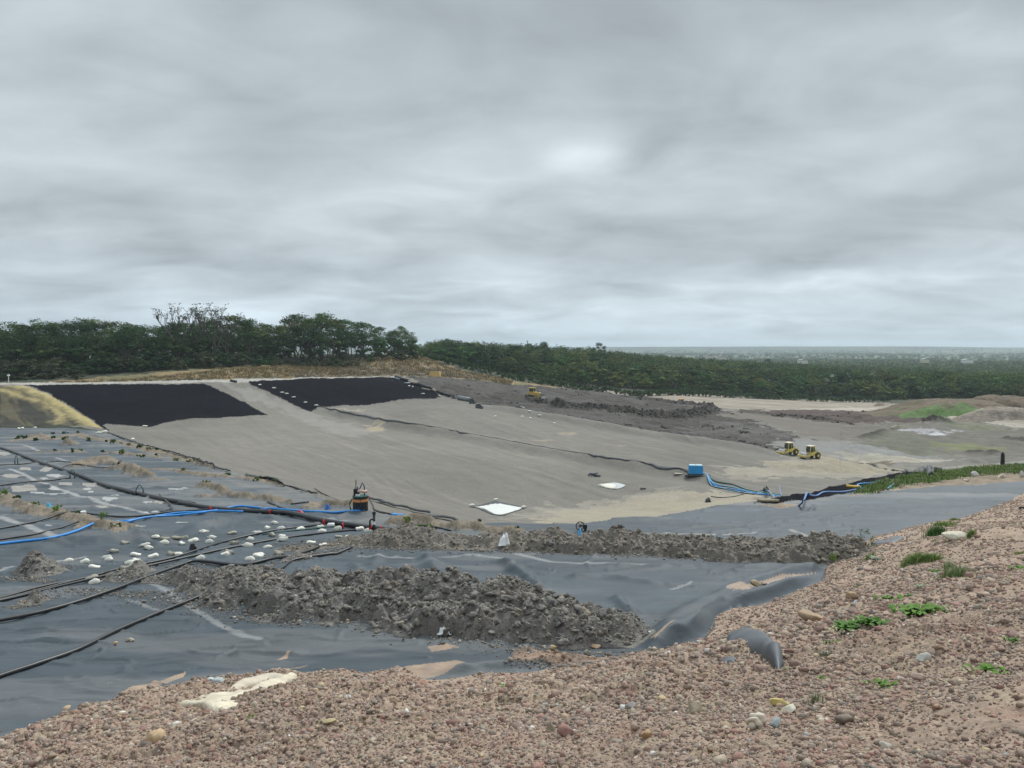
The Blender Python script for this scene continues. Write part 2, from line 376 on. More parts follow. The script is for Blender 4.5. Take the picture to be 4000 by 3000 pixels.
# ribbons of darker shade where the ground is fresh or wet
WASTE = [(1575,1466),(1700,1472),(1900,1482),(2150,1512),(2400,1536),(2600,1560),(2770,1585),(2850,1610),(2950,1645),(3060,1690),(3150,1712),(3060,1722),(2960,1735),(3080,1752),(3050,1768),(2940,1748),(2800,1730),
         (2560,1698),(2350,1662),(2200,1633),(2060,1606),(1880,1583),(1800,1560),(1700,1532),(1620,1490)]
wst = reg(WASTE, 5) & pit
CL[wst] = 2
setc(wst, (.042,.035,.030), .2, 4, 21)
COL[wst] *= (1+(fbm(XG[wst]/12, (YG[wst]+XG[wst]*.35)/1.6, 4, 81)-.5)*1.2)[:,None]
m_ = wst & (fbm(XG/9, YG/14, 4, 82) > .60); blend(m_, (.095,.09,.083), .4)
region_soft([(2600,1700),(2850,1640),(3060,1690),(3100,1712),(2800,1700)], (.13,.125,.115), .4, 8)
red = reg([(2880,1602),(3000,1598),(3300,1602),(3480,1612),(3600,1622),(3690,1648),(3600,1652),(3450,1648),(3300,1655),(3150,1640),(3000,1622)], 4) & pit
CL[red] = 2; setc(red, (.068,.046,.038), .2, 5, 22)
region_soft([(2780,1620),(2900,1606),(3150,1645),(3300,1660),(3500,1690),(3300,1720),(3150,1700),(2950,1640)], (.15,.13,.11), .9, 6)
region_soft([(3300,1650),(3700,1655),(4000,1680),(4400,1700),(4400,1780),(4000,1775),(3800,1800),(3650,1760),(3400,1700)], (.14,.128,.108), .9, 8, seed=14)
region_soft([(3380,1700),(3500,1690),(3640,1740),(3700,1790),(3560,1770),(3380,1740)], (.13,.13,.095), .8, 6)
region_soft([(3620,1730),(3800,1735),(3960,1750),(3900,1765),(3700,1755)], (.16,.17,.08), .7, 5)
region_soft([(3500,1680),(3560,1676),(3760,1680),(3700,1692),(3560,1692)], (.33,.33,.34), .7, 6)
region_soft([(3600,1694),(3690,1692),(3690,1700),(3600,1700)], (.5,.52,.54), .7, 2)
region_soft([(3650,1650),(3850,1650),(4000,1680),(3800,1680)], (.14,.145,.09), .6, 5)
region_soft([(3390,1800),(3490,1798),(3500,1815),(3440,1835),(3400,1815)], (.13,.10,.075), .9, 3)
# sandy haul road and stripped ground
ROAD = [(2170,1515),(2300,1524),(2600,1533),(2750,1540),(3000,1560),(3300,1566),(3450,1575),(3600,1592),(3800,1612),(4000,1640),(4500,1680),(4500,1705),(4000,1668),(3750,1645),(3600,1622),(3450,1608),(3200,1600),(3000,1598),(2880,1600),(2780,1586),(2600,1560),(2400,1536)]
rd = reg(ROAD, 4) & ~near
CL[rd] = 1; setc(rd, (.27,.235,.19), .15, 8, 25)
COL[rd] *= (1+(fbm(XG[rd]/30, YG[rd]/2.5, 3, 83)-.5)*.5)[:,None]
road2 = reg([(3000,1598),(3300,1592),(3500,1602),(3800,1630),(4000,1658),(4500,1690),(4500,1700),(4000,1668),(3750,1643),(3600,1620),(3450,1606)], 2) & ~near
blend(road2, (.42,.38,.32), .7)
track = reg([(-400,1492),(0,1496),(400,1492),(800,1484),(1250,1474),(1580,1470),(1580,1474),(1250,1481),(960,1495),(800,1493),(400,1500),(0,1504),(-400,1503)], 1) & ~near
CL[track] = 1; setc(track, (.36,.34,.31), .1, 6, 26)
# dry grass bank behind the cell
bank = reg([(150,1494),(300,1482),(500,1464),(900,1430),(1200,1414),(1500,1394),(1640,1386),(1800,1445),(2000,1485),(2250,1520),(2000,1505),(1800,1478),(1560,1468),(1250,1472),(800,1482),(400,1492)], 5) & ~near & (CL == 0)
setc(bank, (.20,.145,.075), .3, 3, 27)
m_ = bank & (fbm(XG/7, YG/7, 4, 84) > .55); blend(m_, (.10,.10,.045), .7)
bank2 = reg([(1200,1440),(1330,1425),(1500,1432),(1650,1425),(1800,1458),(1900,1480),(1700,1475),(1560,1468),(1200,1470),(1100,1455)], 5) & (CL == 0) & ~near
blend(bank2, (.115,.095,.075), .75)
m_ = bank2 & (fbm(XG/3, YG/5, 3, 85) > .57); blend(m_, (.24,.19,.13), .6)
blend(reg([(1625,1385),(1700,1395),(1800,1420),(1790,1424),(1690,1404),(1610,1392)], 1) & (CL == 0), (.38,.33,.24), .8)
# black geotextile
SH1 = [(95,1503),(400,1502),(795,1500),(840,1515),(900,1545),(1005,1600),(1042,1622),(960,1626),(850,1634),(740,1638),(640,1652),(590,1668),(500,1662),(420,1655),(402,1660),(425,1680),(433,1684),(405,1676),(330,1622),(260,1580),(180,1532)]
SH2 = [(968,1490),(1100,1485),(1250,1477),(1500,1474),(1560,1474),(1640,1500),(1700,1530),(1722,1548),(1690,1558),(1640,1560),(1560,1562),(1450,1585),(1370,1592),(1275,1596),(1240,1600),(1208,1610),(1150,1582),(1050,1532),(985,1505)]
SH3 = [(2940,1968),(3030,1944),(3170,1928),(3233,1905),(3308,1890),(3417,1865),(3525,1848),(3598,1841),(3650,1830),(3690,1845),(3562,1861),(3489,1879),(3417,1903),(3337,1919),(3240,1940),(3138,1956),(3040,1972)]
DUST = [(-400,1503),(0,1506),(95,1506),(180,1535),(260,1583),(330,1625),(400,1674),(330,1664),(250,1661),(0,1669),(-400,1672)]
s1 = reg(SH1, .7) & ~near; s2 = reg(SH2, .7) & ~near
du = reg(DUST, 0) & ~near & ~s1
s3 = reg(SH3, 0)
CL[du] = 8; CL[s1] = 5; CL[s2] = 6
BK = (.006,.0063,.0095)
for m_ in (s1, s2): setc(m_, BK, .1, 12, 30)
COL[s1|s2] *= (1+(fbm(XG[s1|s2]/14, YG[s1|s2]/3, 3, 61)-.5)*.5)[:,None]
COL[s1|s2] *= (1+.25*(np.abs(((XG*.96+YG*.3)[s1|s2]/4.4) % 1-.5) < .04))[:,None]
setc(du, (.045,.043,.035), .3, 5, 31)
# yellow dust: a heavy band along the right edge and thin runs
rb = W([(60,1500),(130,1515),(200,1552),(270,1592),(330,1632),(390,1672)])
d1 = pldist(XG[du], YG[du], rb)
f1 = np.clip(1.25-d1/2.8+(fbm(XG[du]/1.5, YG[du]/3, 4, 63)-.5)*.8-.1, 0, .92)
rb2 = W([(-50,1508),(40,1530),(90,1550),(140,1562),(175,1572),(225,1605),(240,1622),(215,1655)])
d2 = pldist(XG[du], YG[du], rb2)
f2 = np.clip(.75-d2/2.2+(fbm(XG[du]/1.6, YG[du]/2, 4, 64)-.5)*1.2, 0, .7)
f3 = np.clip((fbm((XG[du]+YG[du]*.9)/2.5, (YG[du]-XG[du])/25, 4, 65)-.45)*1.6, 0, .15)*np.clip(1.3-d1/26, 0, 1)
blend(du, (.40,.33,.155), np.maximum(np.maximum(f1, f2), f3))
# liner platform
CL[near] = 3; CL[mound] = 4
LN = np.array((.064,.080,.093))
setc(near, LN, .05, 7, 33)
ln = near & ~mound
# long creases and dust films lying in the dips
w1 = fbm(XG/6+fbm(XG/3, YG/3, 2, 90), YG/1.5, 4, 91)
w2 = fbm(XG/2.2+YG*.1, YG/.5, 4, 92)
COL[ln] *= (1+(w1[ln]-.5)*.55+(w2[ln]-.5)*.25)[:,None]
f = np.clip((fbm(XG[ln]/5, YG[ln]/1.6, 5, 93)-.56)*3.0, 0, .3)*np.clip(1.1-XG[ln]/9, .15, 1); blend(ln, (.20,.20,.195), f)
farl = ln & (YG > 40); f = np.clip((fbm(XG[farl]/7, YG[farl]/3, 5, 94)-.52)*3, 0, .4); blend(farl, (.22,.215,.205), f)
def A(pts, ox=0, oy=1650, s=2.765): return [(ox+a/s, oy+b/s) for a, b in pts]     # coordinates read off an enlarged view
PALE = (.42,.38,.33); WHT = (.50,.49,.47)
def stripe(pts, wpx, c, f, thr=.0):
    w = plane_pts(densify(pts, 3)); bb = ln & (XG > w[:,0].min()-3) & (XG < w[:,0].max()+3) & (YG > w[:,1].min()-3) & (YG < w[:,1].max()+3)
    if not bb.any(): return
    d = pldist(XG[bb], YG[bb], w); wd = wpx
    n = fbm(XG[bb]*3, YG[bb]*3, 3, 95)
    blend(bb, c, np.clip((1.3-d/wd)*1.5, 0, 1)*f*np.clip(.4+n*1.2-thr, 0, 1))
stripe(A([(100,500),(500,670),(850,800),(1150,880)]), .16, WHT, .5)
stripe(A([(1180,885),(1350,930),(1600,985)]), .14, WHT, .45)
stripe(A([(240,240),(350,280),(460,330)]), .2, WHT, .4); stripe(A([(600,380),(700,410),(850,460)]), .2, WHT, .35)
stripe(A([(0,1030),(250,1100),(450,1180),(630,1240)]), .18, WHT, .45)
stripe(A([(0,1600),(130,1560)]), .1, WHT, .4); stripe(A([(560,1500),(900,1440)]), .12, WHT, .4)
stripe([(560,2260),(700,2340),(800,2400),(900,2460),(1010,2500)], .10, WHT, .3); stripe([(500,2340),(640,2390)], .08, WHT, .25)
stripe([(1400,2170),(1600,2178),(1850,2170),(2000,2190)], .10, WHT, .35); stripe([(2000,2165),(2150,2195),(2400,2205),(2600,2205)], .12, WHT, .35)
stripe([(2450,2080),(2600,2085),(2790,2090)], .08, WHT, .5); stripe([(2830,2090),(2950,2080),(3000,2083)], .08, WHT, .5)
stripe([(3090,2070),(3150,2090),(3180,2095)], .12, PALE, .5); stripe([(2620,2305),(2690,2290),(2700,2280)], .05, WHT, .5)
stripe([(1230,2020),(1340,2035)], .3, WHT, .3)
rs = random.Random(4)
for (a, b, w_, h_, c) in [(285,505,90,22,PALE),(500,510,90,25,PALE),(120,580,180,18,PALE),(590,575,130,14,WHT),(480,600,60,10,WHT),(240,715,230,34,PALE),(720,675,100,20,PALE),(575,715,80,14,WHT),(420,760,120,12,WHT),(590,775,200,9,WHT),
                          (950,712,60,12,WHT),(985,745,45,12,WHT),(1190,835,130,18,WHT),(1110,915,90,18,PALE),(1000,680,130,18,PALE),(1240,790,60,10,WHT),(1600,868,70,10,WHT),(730,960,120,9,WHT),(1680,965,50,10,WHT),(2010,955,60,8,WHT),
                          (60,1000,60,10,WHT),(50,340,110,20,PALE),(1500,1120,90,8,PALE),(1950,1090,100,7,WHT),(520,1120,40,7,WHT),(1730,860,90,16,PALE),(1900,725,120,7,WHT),(2000,715,50,6,PALE)]:
    x0, y0 = a/2.765, 1650+b/2.765; q = []
    for k in range(12):
        t = k/12*6.283; r = .6+.6*rs.random(); q.append((x0+math.cos(t)*w_/2.765*r*.8, y0+math.sin(t)*h_/2.765*r))
    m_ = inpoly(XG, YG, plane_pts(q)) & ln; blend(m_, c, .62)
# ochre silt pooled on the near liner
SILT = (.36,.26,.185)
for q in ([(1555,2615),(1600,2600),(1700,2590),(1780,2582),(1820,2590),(1750,2610),(1830,2612),(1770,2640),(1660,2655)],
          [(10,2880),(60,2858),(150,2830),(230,2808),(330,2760),(420,2750),(300,2770),(200,2822),(120,2862),(40,2885)],
          [(470,2712),(520,2690),(620,2660),(690,2635),(735,2625),(720,2645),(640,2672),(560,2700),(500,2715)],
          [(1100,2560),(1140,2545),(1125,2562),(1060,2575)],[(960,2640),(1200,2595),(1100,2630),(980,2650)],[(400,2685),(510,2655),(420,2680)],
          [(680,2690),(900,2640),(1100,2622),(1100,2632),(880,2662),(740,2680)],
          [(2830,2320),(2900,2310),(2960,2325),(2840,2340)],[(2850,2345),(2960,2302),(3090,2262),(3200,2240),(3110,2262),(2970,2310)],
          [(1660,2530),(1740,2515),(1800,2535),(1680,2545)],[(2540,2520),(2640,2480),(2560,2530)]):
    m_ = inpoly(XG+jx*.3, YG+jy*.3, plane_pts(q)) & ln; blend(m_, SILT, np.clip(.5+fbm(XG[m_]*4, YG[m_]*4, 3, 96)*.6, 0, .95))
# strips of soil lying on the liner
SOILSTRIPS = []
def soilstrip(pts, hw, h=.12):
    w = plane_pts(densify(pts, 3)); SOILSTRIPS.append((w, hw, h))
soilstrip(A([(170,200),(300,190),(450,150),(560,190),(700,160),(860,130),(950,170),(1200,205),(1450,260),(1650,310),(1900,370),(2200,430)]), .9)
soilstrip(A([(0,390),(200,440),(420,490)], 700), .55)
soilstrip(A([(420,330),(560,325),(700,322),(900,328)]), .5); soilstrip(A([(1150,340),(1300,335),(1500,362),(1720,385)]), .55)
soilstrip(A([(700,245),(800,240)]), .9, .5); soilstrip(A([(380,150),(520,165)]), 1.0, .3)
soilstrip(A([(880,470),(1000,440),(1100,420),(1180,450)]), 1.0, .3)
soilstrip(A([(1260,520),(1380,510),(1480,550),(1600,590)]), .75, .35); soilstrip(A([(1650,620),(1800,625)]), .3, .05)
soilstrip(A([(1500,520),(1900,520),(2000,545),(2212,560)]), .5, .08)
soilstrip(A([(0,540),(300,580),(560,605),(700,610),(900,640),(1180,690)], 700), .42, .12)
soilstrip(A([(250,700),(330,710),(420,725),(520,780),(640,800),(800,825),(1000,840),(1200,870)], 700), .42, .18); soilstrip(A([(200,800),(400,800)], 700), .3, .1)
soilstrip(A([(1370,930),(1500,905),(1600,900),(1850,905)], 700), .4, .18)
soilstrip(A([(0,820),(200,900),(450,980),(650,1020),(850,1060),(950,1090),(1050,1120),(1300,1160)]), .62, .18)
soilstrip(A([(400,820),(600,800),(850,850),(1100,880),(1300,900),(1500,920),(1650,910)], 1400, 1750), .5, .2); soilstrip(A([(120,620),(350,670),(600,720),(750,745)], 1400, 1750), .35, .1)
sh = np.zeros(XG.shape); lm = ln & (YG > 18) & (YG < 150)
for w, hw, h in SOILSTRIPS:
    bb = lm & (XG > w[:,0].min()-2) & (XG < w[:,0].max()+2) & (YG > w[:,1].min()-2.5) & (YG < w[:,1].max()+2.5)
    d = pldist(XG[bb], YG[bb], w)/hw+(fbm(XG[bb]*1.3, YG[bb]*1.3, 4, 97)-.5)*1.5
    sh[bb] = np.maximum(sh[bb], np.clip(1-d, 0, 1)*h*1.5+(d < .95)*.02)
soil = (sh > 0) & ln
# pale dried mud fringe near the pit side edge of the platform
fr = lm & (pldist(XG, YG, RIMW[3:13]) < 2.2); f = np.clip(fbm(XG[fr]/2, YG[fr]/2, 4, 98)*1.4-.35, 0, .8); blend(fr, (.19,.18,.165), f)
fr = lm & (pldist(XG, YG, RIMW[24:]) < 1.2) & ~s3 ; blend(fr, (.20,.17,.13), .7)
# strip of soil and verge along the right rim
VERGE = [(2980,1975),(3130,1968),(3250,1948),(3350,1925),(3420,1897),(3500,1874),(3600,1856),(3700,1842),(3800,1826),(4000,1818),(4600,1790),(4600,1870),(4000,1882),(3850,1890),(3700,1898),(3600,1905),(3480,1915),(3350,1930),(3200,1955),(3050,1985)]
vg = reg(VERGE, 2) & near
CL[vg] = 0; setc(vg, (.21,.165,.12), .25, 1.2, 35)
CL[soil & ~vg] = 9
setc(soil & ~vg, (.185,.155,.118), .3, .8, 36)
grs = reg([(3330,1925),(3430,1888),(3520,1868),(3620,1850),(3760,1835),(4000,1822),(4600,1800),(4600,1835),(4000,1845),(3800,1862),(3620,1888),(3500,1905),(3400,1925)], 3) & vg
setc(grs, (.075,.12,.035), .3, .7, 37)
CL[s3] = 7; setc(s3, BK, .1, 3, 38)
# mound soil
setc(mound, (.325,.245,.19), .14, 1.5, 39)
f = np.clip((fbm(XG[mound]/1.7, YG[mound]/1.7, 4, 66)-.5)*2.5, 0, .5); blend(mound, (.33,.25,.185), f)

# ---- relief
DZ = np.zeros(XG.shape)
# gravel and waste
DZ[pit] += (fbm(XG[pit]/7, YG[pit]/7, 4, 101)-.5)*.35
m_ = pit & (YG > 140) & (YG < 300) & (XG/YG > .43); DZ[m_] += (fbm(XG[m_]/7, YG[m_]/9, 5, 107, .6)-.5)*2.0; COL[m_] *= (.8+.4*fbm(XG[m_]/3, YG[m_]/4, 4, 108))[:,None]
ridge = W([(1240,1600),(1500,1655),(1800,1716),(2200,1792),(2715,1873),(2900,1910)])
m_ = pit & (pldist(XG, YG, ridge) < 9); d, t = pldist(XG[m_], YG[m_], ridge, True); sd_ = d*np.sign(YG[m_]-np.interp(XG[m_], ridge[:,0], ridge[:,1])); DZ[m_] += .35*np.exp(-(d/1.5)**2)
def step_up(line, hgt, wid, decay):
    o_ = np.argsort(line[:,0]); lx, ly = line[o_,0], line[o_,1]; mm = pit & (XG > lx[0]-2) & (XG < lx[-1]+2) & (pldist(XG, YG, line) < decay*3)
    dd = pldist(XG[mm], YG[mm], line)*np.sign(YG[mm]-np.interp(XG[mm], lx, ly)); ends = np.clip(np.minimum(XG[mm]-lx[0]+2, lx[-1]+2-XG[mm])/8, 0, 1)
    DZ[mm] += hgt*sstep(-wid, 0, dd)*np.exp(-np.maximum(dd, 0)/decay)*ends
step_up(ridge, 1.15, 4.2, 12); step_up(W([(1880,1590),(2200,1641),(2560,1706),(2800,1736),(3060,1780)]), 1.3, 4.5, 8)
m_ = CL == 2; DZ[m_] += (fbm(XG[m_]/2.2, YG[m_]/2.2, 5, 102, .6)-.5)*.95+(fbm(XG[m_]/12, YG[m_]/12, 3, 103)-.5)*1.2
m_ = (CL == 0) & (YG < 420) & ~near; DZ[m_] += (fbm(XG[m_]/2, YG[m_]/2, 4, 104)-.5)*.6
m_ = du; DZ[m_] += (fbm(XG[m_]/3, YG[m_]/1, 3, 105)-.5)*.3
m_ = s1|s2; DZ[m_] += (fbm(XG[m_]/6, YG[m_]/6, 3, 106)-.5)*.3+.08
# waste windrows pushed up by the dozer
WRM = np.zeros(XG.shape)
def windrow(pts, w_, h_, seed):
    wl = W(pts); m = (~near) & (YG > 100) & (YG < 420) & (XG > wl[:,0].min()-9) & (XG < wl[:,0].max()+9) & (pldist(XG, YG, wl) < w_*2.2)
    if not m.any(): return
    d = pldist(XG[m], YG[m], wl); n = fbm(XG[m]/1.3, YG[m]/1.3, 4, seed, .6)
    WRM[m] = np.maximum(WRM[m], np.exp(-(d/w_)**2)); DZ[m] += h_*np.exp(-(d/w_)**2)*(.3+1.4*n); blend(m, (.035,.029,.026), np.exp(-(d/w_)**2)*.8)
windrow([(2080,1567),(2140,1577),(2180,1585)], 1.5, 1.1, 111)
windrow([(2190,1585),(2260,1592),(2330,1602),(2380,1608),(2440,1600),(2490,1612)], 2.0, 1.4, 112)
windrow([(2510,1622),(2600,1625),(2700,1622),(2740,1608),(2780,1598)], 2.0, 1.5, 113)
windrow([(2500,1560),(2600,1570),(2700,1578),(2780,1592)], 1.6, 1.1, 114)
windrow([(2900,1612),(3000,1622),(3150,1634),(3300,1650)], 1.6, .9, 115)
windrow([(3650,1640),(3690,1650)], 2.2, 1.2, 117); windrow([(3370,1712),(3410,1704),(3450,1690)], 1.6, .8, 118)
windrow([(3880,1770),(3840,1762),(3790,1764)], 1.5, .7, 119); windrow([(3940,1722),(4000,1725),(4080,1725)], 1.8, .9, 120)
windrow([(2940,1745),(3050,1768)], .7, .35, 121)
# sandy stockpiles on the right
def pile(px, py, rx, ry, h_, c, seed):
    p = hit([(px, py)])[0]; m = (~near) & (YG > 100) & (YG < 420) & (np.hypot((XG-p[0])/rx, (YG-p[1])/ry) < 1.3)
    d = np.hypot((XG[m]-p[0])/rx, (YG[m]-p[1])/ry)+(fbm(XG[m]/3, YG[m]/3, 4, seed)-.5)*.7
    k = np.clip(1-d, 0, 1)**.8; DZ[m] += k*h_*(.8+.4*fbm(XG[m]/1.5, YG[m]/1.5, 3, seed+1)); blend(m, c, np.clip(k*6, 0, .95)); CL[m & (CL != 1) & (k.sum() > 0)] = CL[m & (CL != 1)] if False else CL[m & (CL != 1)]
pile(3260,1830,14,9,1.6,(.30,.265,.20),131)
# liner: folds, creases, sag
nl = ln & (CL == 3)
x, y = XG[nl], YG[nl]
sc = np.clip(y/20, .5, 3)
DZ[nl] += (fbm(x/2.6, y/1.3, 4, 141)-.5)*.16+(w1[nl]-.5)*.10
rid = 1-np.abs(fbm(x/3.0+fbm(x/2, y/2, 2, 142)*1.5, y/.9, 3, 143)-.5)*2
ff = pldist(x, y, plane_pts(densify([(3228,2235),(2950,2320),(2750,2420),(2550,2540)], 4))); DZ[nl] *= np.clip((ff-.5)/1.0, .15, 1); DZ[nl] += np.clip(rid-.88, 0, 1)*.45*np.clip((ff-.5)/1.0, .0, 1)
FOLDS = [([(3228,2222),(3100,2240),(2950,2285),(2800,2350),(2700,2400),(2600,2470),(2530,2530)], .34, .30), ([(3200,2255),(3050,2310),(2900,2360),(2800,2410),(2700,2470),(2600,2530),(2540,2550)], .34, .34),
         ([(3230,2222),(3120,2222),(3000,2218),(2850,2222)], .25, .16),
         ([(1950,2190),(2000,2215),(2040,2250),(2080,2290),(2110,2310)], .22, .24), ([(1665,2175),(1680,2200),(1690,2230)], .26, .2), ([(2400,2330),(2450,2370),(2480,2410)], .2, .16),
         ([(0,2160),(150,2150),(250,2120),(380,2120),(470,2110),(560,2095),(640,2110),(700,2090)], .4, .26), ([(700,2085),(800,2060),(900,2040),(1000,2030),(1120,2030)], .4, .28),
         ([(1385,2200),(1400,2250)], .2, .12), ([(540,2090),(560,2130),(640,2140)], .3, .2),
         ([(1480,2160),(1460,2190),(1450,2210)],.2,.1),([(2200,2260),(2350,2250),(2600,2290)],.2,.1),([(900,2560),(1050,2540),(1200,2545)],.2,.1),([(1700,2650),(1900,2610),(2100,2600),(2250,2580),(2450,2565),(2600,2545)],.2,.16),
         ([(0,2560),(150,2520),(300,2480)],.25,.06),([(0,2760),(200,2700),(400,2660)],.2,.06),([(500,2740),(700,2670),(900,2640)],.16,.12)]
for pts, w_, h_ in FOLDS:
    fw = plane_pts(densify(pts, 4)); bb = nl & (XG > fw[:,0].min()-2) & (XG < fw[:,0].max()+2) & (YG > fw[:,1].min()-2) & (YG < fw[:,1].max()+2)
    if not bb.any(): continue
    d, t = pldist(XG[bb]+(fbm(XG[bb]*1.2, YG[bb]*1.2, 2, 151)-.5)*.3, YG[bb], fw, True)
    DZ[bb] += h_*np.exp(-(d/w_)**2)*(np.clip(t*8, 0, 1)*np.clip((1-t)*8, 0, 1))
# creases spread over the whole liner
rc = random.Random(8)
for k in range(190):
    px, py = rc.uniform(-100, 3400), rc.uniform(2080, 2800)
    if k < 50: px, py = rc.uniform(100, 1500), rc.uniform(1720, 2050)
    elif k < 85: px, py = rc.uniform(2300, 3900), rc.uniform(1960, 2090)
    c0 = plane_pts([(px, py)])[0]; an = rc.uniform(-.35, .35)+(.9 if rc.random() < .2 else 0); L_ = rc.uniform(.6, 2.2)*c0[1]/20
    q = [c0+np.array([math.cos(an+.25*s_*s_), math.sin(an+.25*s_*s_)])*L_*s_ for s_ in (-1,-.5,0,.5,1)]
    w_ = rc.uniform(.03, .11)*c0[1]/20; h_ = rc.uniform(.02, .07)*c0[1]/20
    q = np.array(q); bb = nl & (XG > q[:,0].min()-1) & (XG < q[:,0].max()+1) & (YG > q[:,1].min()-1) & (YG < q[:,1].max()+1)
    if bb.any():
        d, t = pldist(XG[bb], YG[bb], q, True); DZ[bb] += h_*np.exp(-(d/w_)**2)*(4*t*(1-t))
DZ[nl] *= np.clip((pldist(x, y, MOUNDB)-.02)/.35, 0, 1)
# soil strips relief
m_ = CL == 9; DZ[m_] += sh[m_]*(.6+.8*fbm(XG[m_]*2, YG[m_]*2, 3, 152))+(clods(XG[m_], YG[m_], .25, 153)*.08)
m_ = vg; DZ[m_] += (fbm(XG[m_]/.8, YG[m_]/.8, 4, 154)-.4)*.5*np.clip(pldist(XG[m_], YG[m_], plane_pts([(3050,1985),(3350,1930),(3600,1905),(4000,1882),(4600,1870)]))/1.0, 0, 1)
m_ = s3; DZ[m_] += (fbm(XG[m_]/1.5, YG[m_]/1.5, 3, 155)-.4)*.35
# mound clods
x, y = XG[mound], YG[mound]; db = np.clip(pldist(x, y, MOUNDB)/.8, 0, 1)
sm = fbm(x/2.5, y/2.5, 3, 161)
rough = np.clip((.75-(x*.05)+(sm-.5)*1.6), .25, 1.15)
dz = (fbm(x/1.5, y/1.5, 4, 162)-.5)*.30
dz += rough*(clods(x, y, .30, 163)*.14*np.clip(fbm(x, y, 2, 164)*2-.5, 0, 1)+clods(x, y, .10, 165)*.07+clods(x, y, .045, 166)*.035+(fbm(x/.05, y/.05, 3, 167)-.5)*.05)
dz += (y > 8)*rough*clods(x, y, .4, 168)*.08
DZ[mound] += dz*(.35+.65*db)+.02*db
c1 = vn(np.floor(x/.07)*3.3+vn(x*9, y*9)*2, np.floor(y/.07)*1.7, 5)
COL[mound] *= (1+(fbm(x/.12, y/.12, 3, 169)-.5)*.5)[:,None]
blend(mound, (.25,.145,.11), np.clip((fbm(x/.35, y/.35, 4, 170)-.56)*3.5, 0, .5))
blend(mound, (.36,.29,.20), np.clip((fbm(x/.25, y/.25, 4, 171)-.58)*4, 0, .6))
ZG2 = ZG+DZ
def sheet(name, cls, material, smooth):
    a = CL[:-1,:-1]; sel = (a == cls)
    i, j = np.nonzero(sel); nc = XG.shape[1]
    q = np.stack([i*nc+j, i*nc+j+1, (i+1)*nc+j+1, (i+1)*nc+j], 1)
    used, inv = np.unique(q, return_inverse=True)
    V = np.stack([XG.ravel()[used], YG.ravel()[used], ZG2.ravel()[used]], 1)
    return mk(name, V, inv.reshape(q.shape), material, None, COL.reshape(-1,3)[used], smooth)
M_ground = mat('landscape', attr=True, var=.25, vscale=.8, bump=.05, bscale=3)
M_gravel = mat('gravel', attr=True, var=.16, vscale=3.2, var2=.08, v2scale=.35, bump=.09, bscale=7, rough=.95, spec=.2)
M_waste = mat('waste', attr=True, var=.28, vscale=1.6, bump=.25, bscale=1.4, rough=.9, spec=.3)
M_liner = mat('liner', attr=True, var=.07, vscale=25, bump=.014, bscale=7, rough=.6, spec=.22, stretch=(.35,1,1,.25), var2=.10, v2scale=1.1)
M_soil = mat('soil', attr=True, var=.22, vscale=38, bump=.012, bscale=60, rough=.95, spec=.2)
M_black = mat('black_geotextile', attr=True, var=.15, vscale=.6, bump=.02, bscale=1.2, rough=.95, spec=.05)
M_strip = mat('strip_soil', attr=True, var=.35, vscale=9, bump=.03, bscale=14, rough=.95, spec=.2)
tag(sheet('ground', 0, M_ground, False), kind='structure')
tag(sheet('pit_floor', 1, M_gravel, True), kind='structure')
tag(sheet('waste_ground', 2, M_waste, True), kind='structure')
tag(sheet('liner_sheet', 3, M_liner, True), 'blue grey plastic liner spread in creases over the platform between brown mound and gravel pit', 'liner')
tag(sheet('soil_mound', 4, M_soil, False), kind='structure')
tag(sheet('geotextile_sheet', 5, M_black, True), 'larger black geotextile sheet on the far slope, left of the bare gravel ramp', 'geotextile', 'black geotextile sheets')
tag(sheet('geotextile_sheet', 6, M_black, True), 'black geotextile sheet on the slope right of the bare gravel ramp, edged by rolls', 'geotextile', 'black geotextile sheets')
tag(sheet('geotextile_sheet', 7, M_black, True), 'narrow black geotextile strip under blue hoses along the grassy rim', 'geotextile', 'black geotextile sheets')
tag(sheet('geotextile_sheet', 8, mat('dusty_geotextile', attr=True, var=.2, vscale=1.5, rough=.95, spec=.2), True), 'black sheet dusted with yellow sand at the far left slope', 'geotextile', 'black geotextile sheets')
tag(sheet('soil_strips', 9, M_strip, False), kind='structure')
exec_objects = True

# ------------------------------------------------------------------ surface lookup on the finished relief
def ztop(X, Y):
    X = np.asarray(X, float); Y = np.maximum(np.asarray(Y, float), .6); u = X/Y
    j = np.clip(np.searchsorted(us, u)-1, 0, len(us)-2); i = np.clip(np.searchsorted(Ys, Y)-1, 0, len(Ys)-2)
    fu = np.clip((u-us[j])/(us[j+1]-us[j]), 0, 1); fv = np.clip((Y-Ys[i])/(Ys[i+1]-Ys[i]), 0, 1)
    return (ZG2[i,j]*(1-fu)+ZG2[i,j+1]*fu)*(1-fv)+(ZG2[i+1,j]*(1-fu)+ZG2[i+1,j+1]*fu)*fv
def HP(pts, lift=0.0):
    h = hit(pts); h[:,2] = ztop(h[:,0], h[:,1])+lift; return h
def smoothline(p, n=6):
    p = np.asarray(p, float)
    if len(p) < 3: return densify(p, n)
    q = np.vstack([2*p[0]-p[1], p, 2*p[-1]-p[-2]]); out = []
    for i in range(1, len(q)-2):
        for k in range(n):
            t = k/n; a, b, c, d = q[i-1:i+3]
            out.append(.5*((2*b)+(-a+c)*t+(2*a-5*b+4*c-d)*t*t+(-a+3*b-3*c+d)*t**3))
    out.append(p[-1]); return np.array(out)
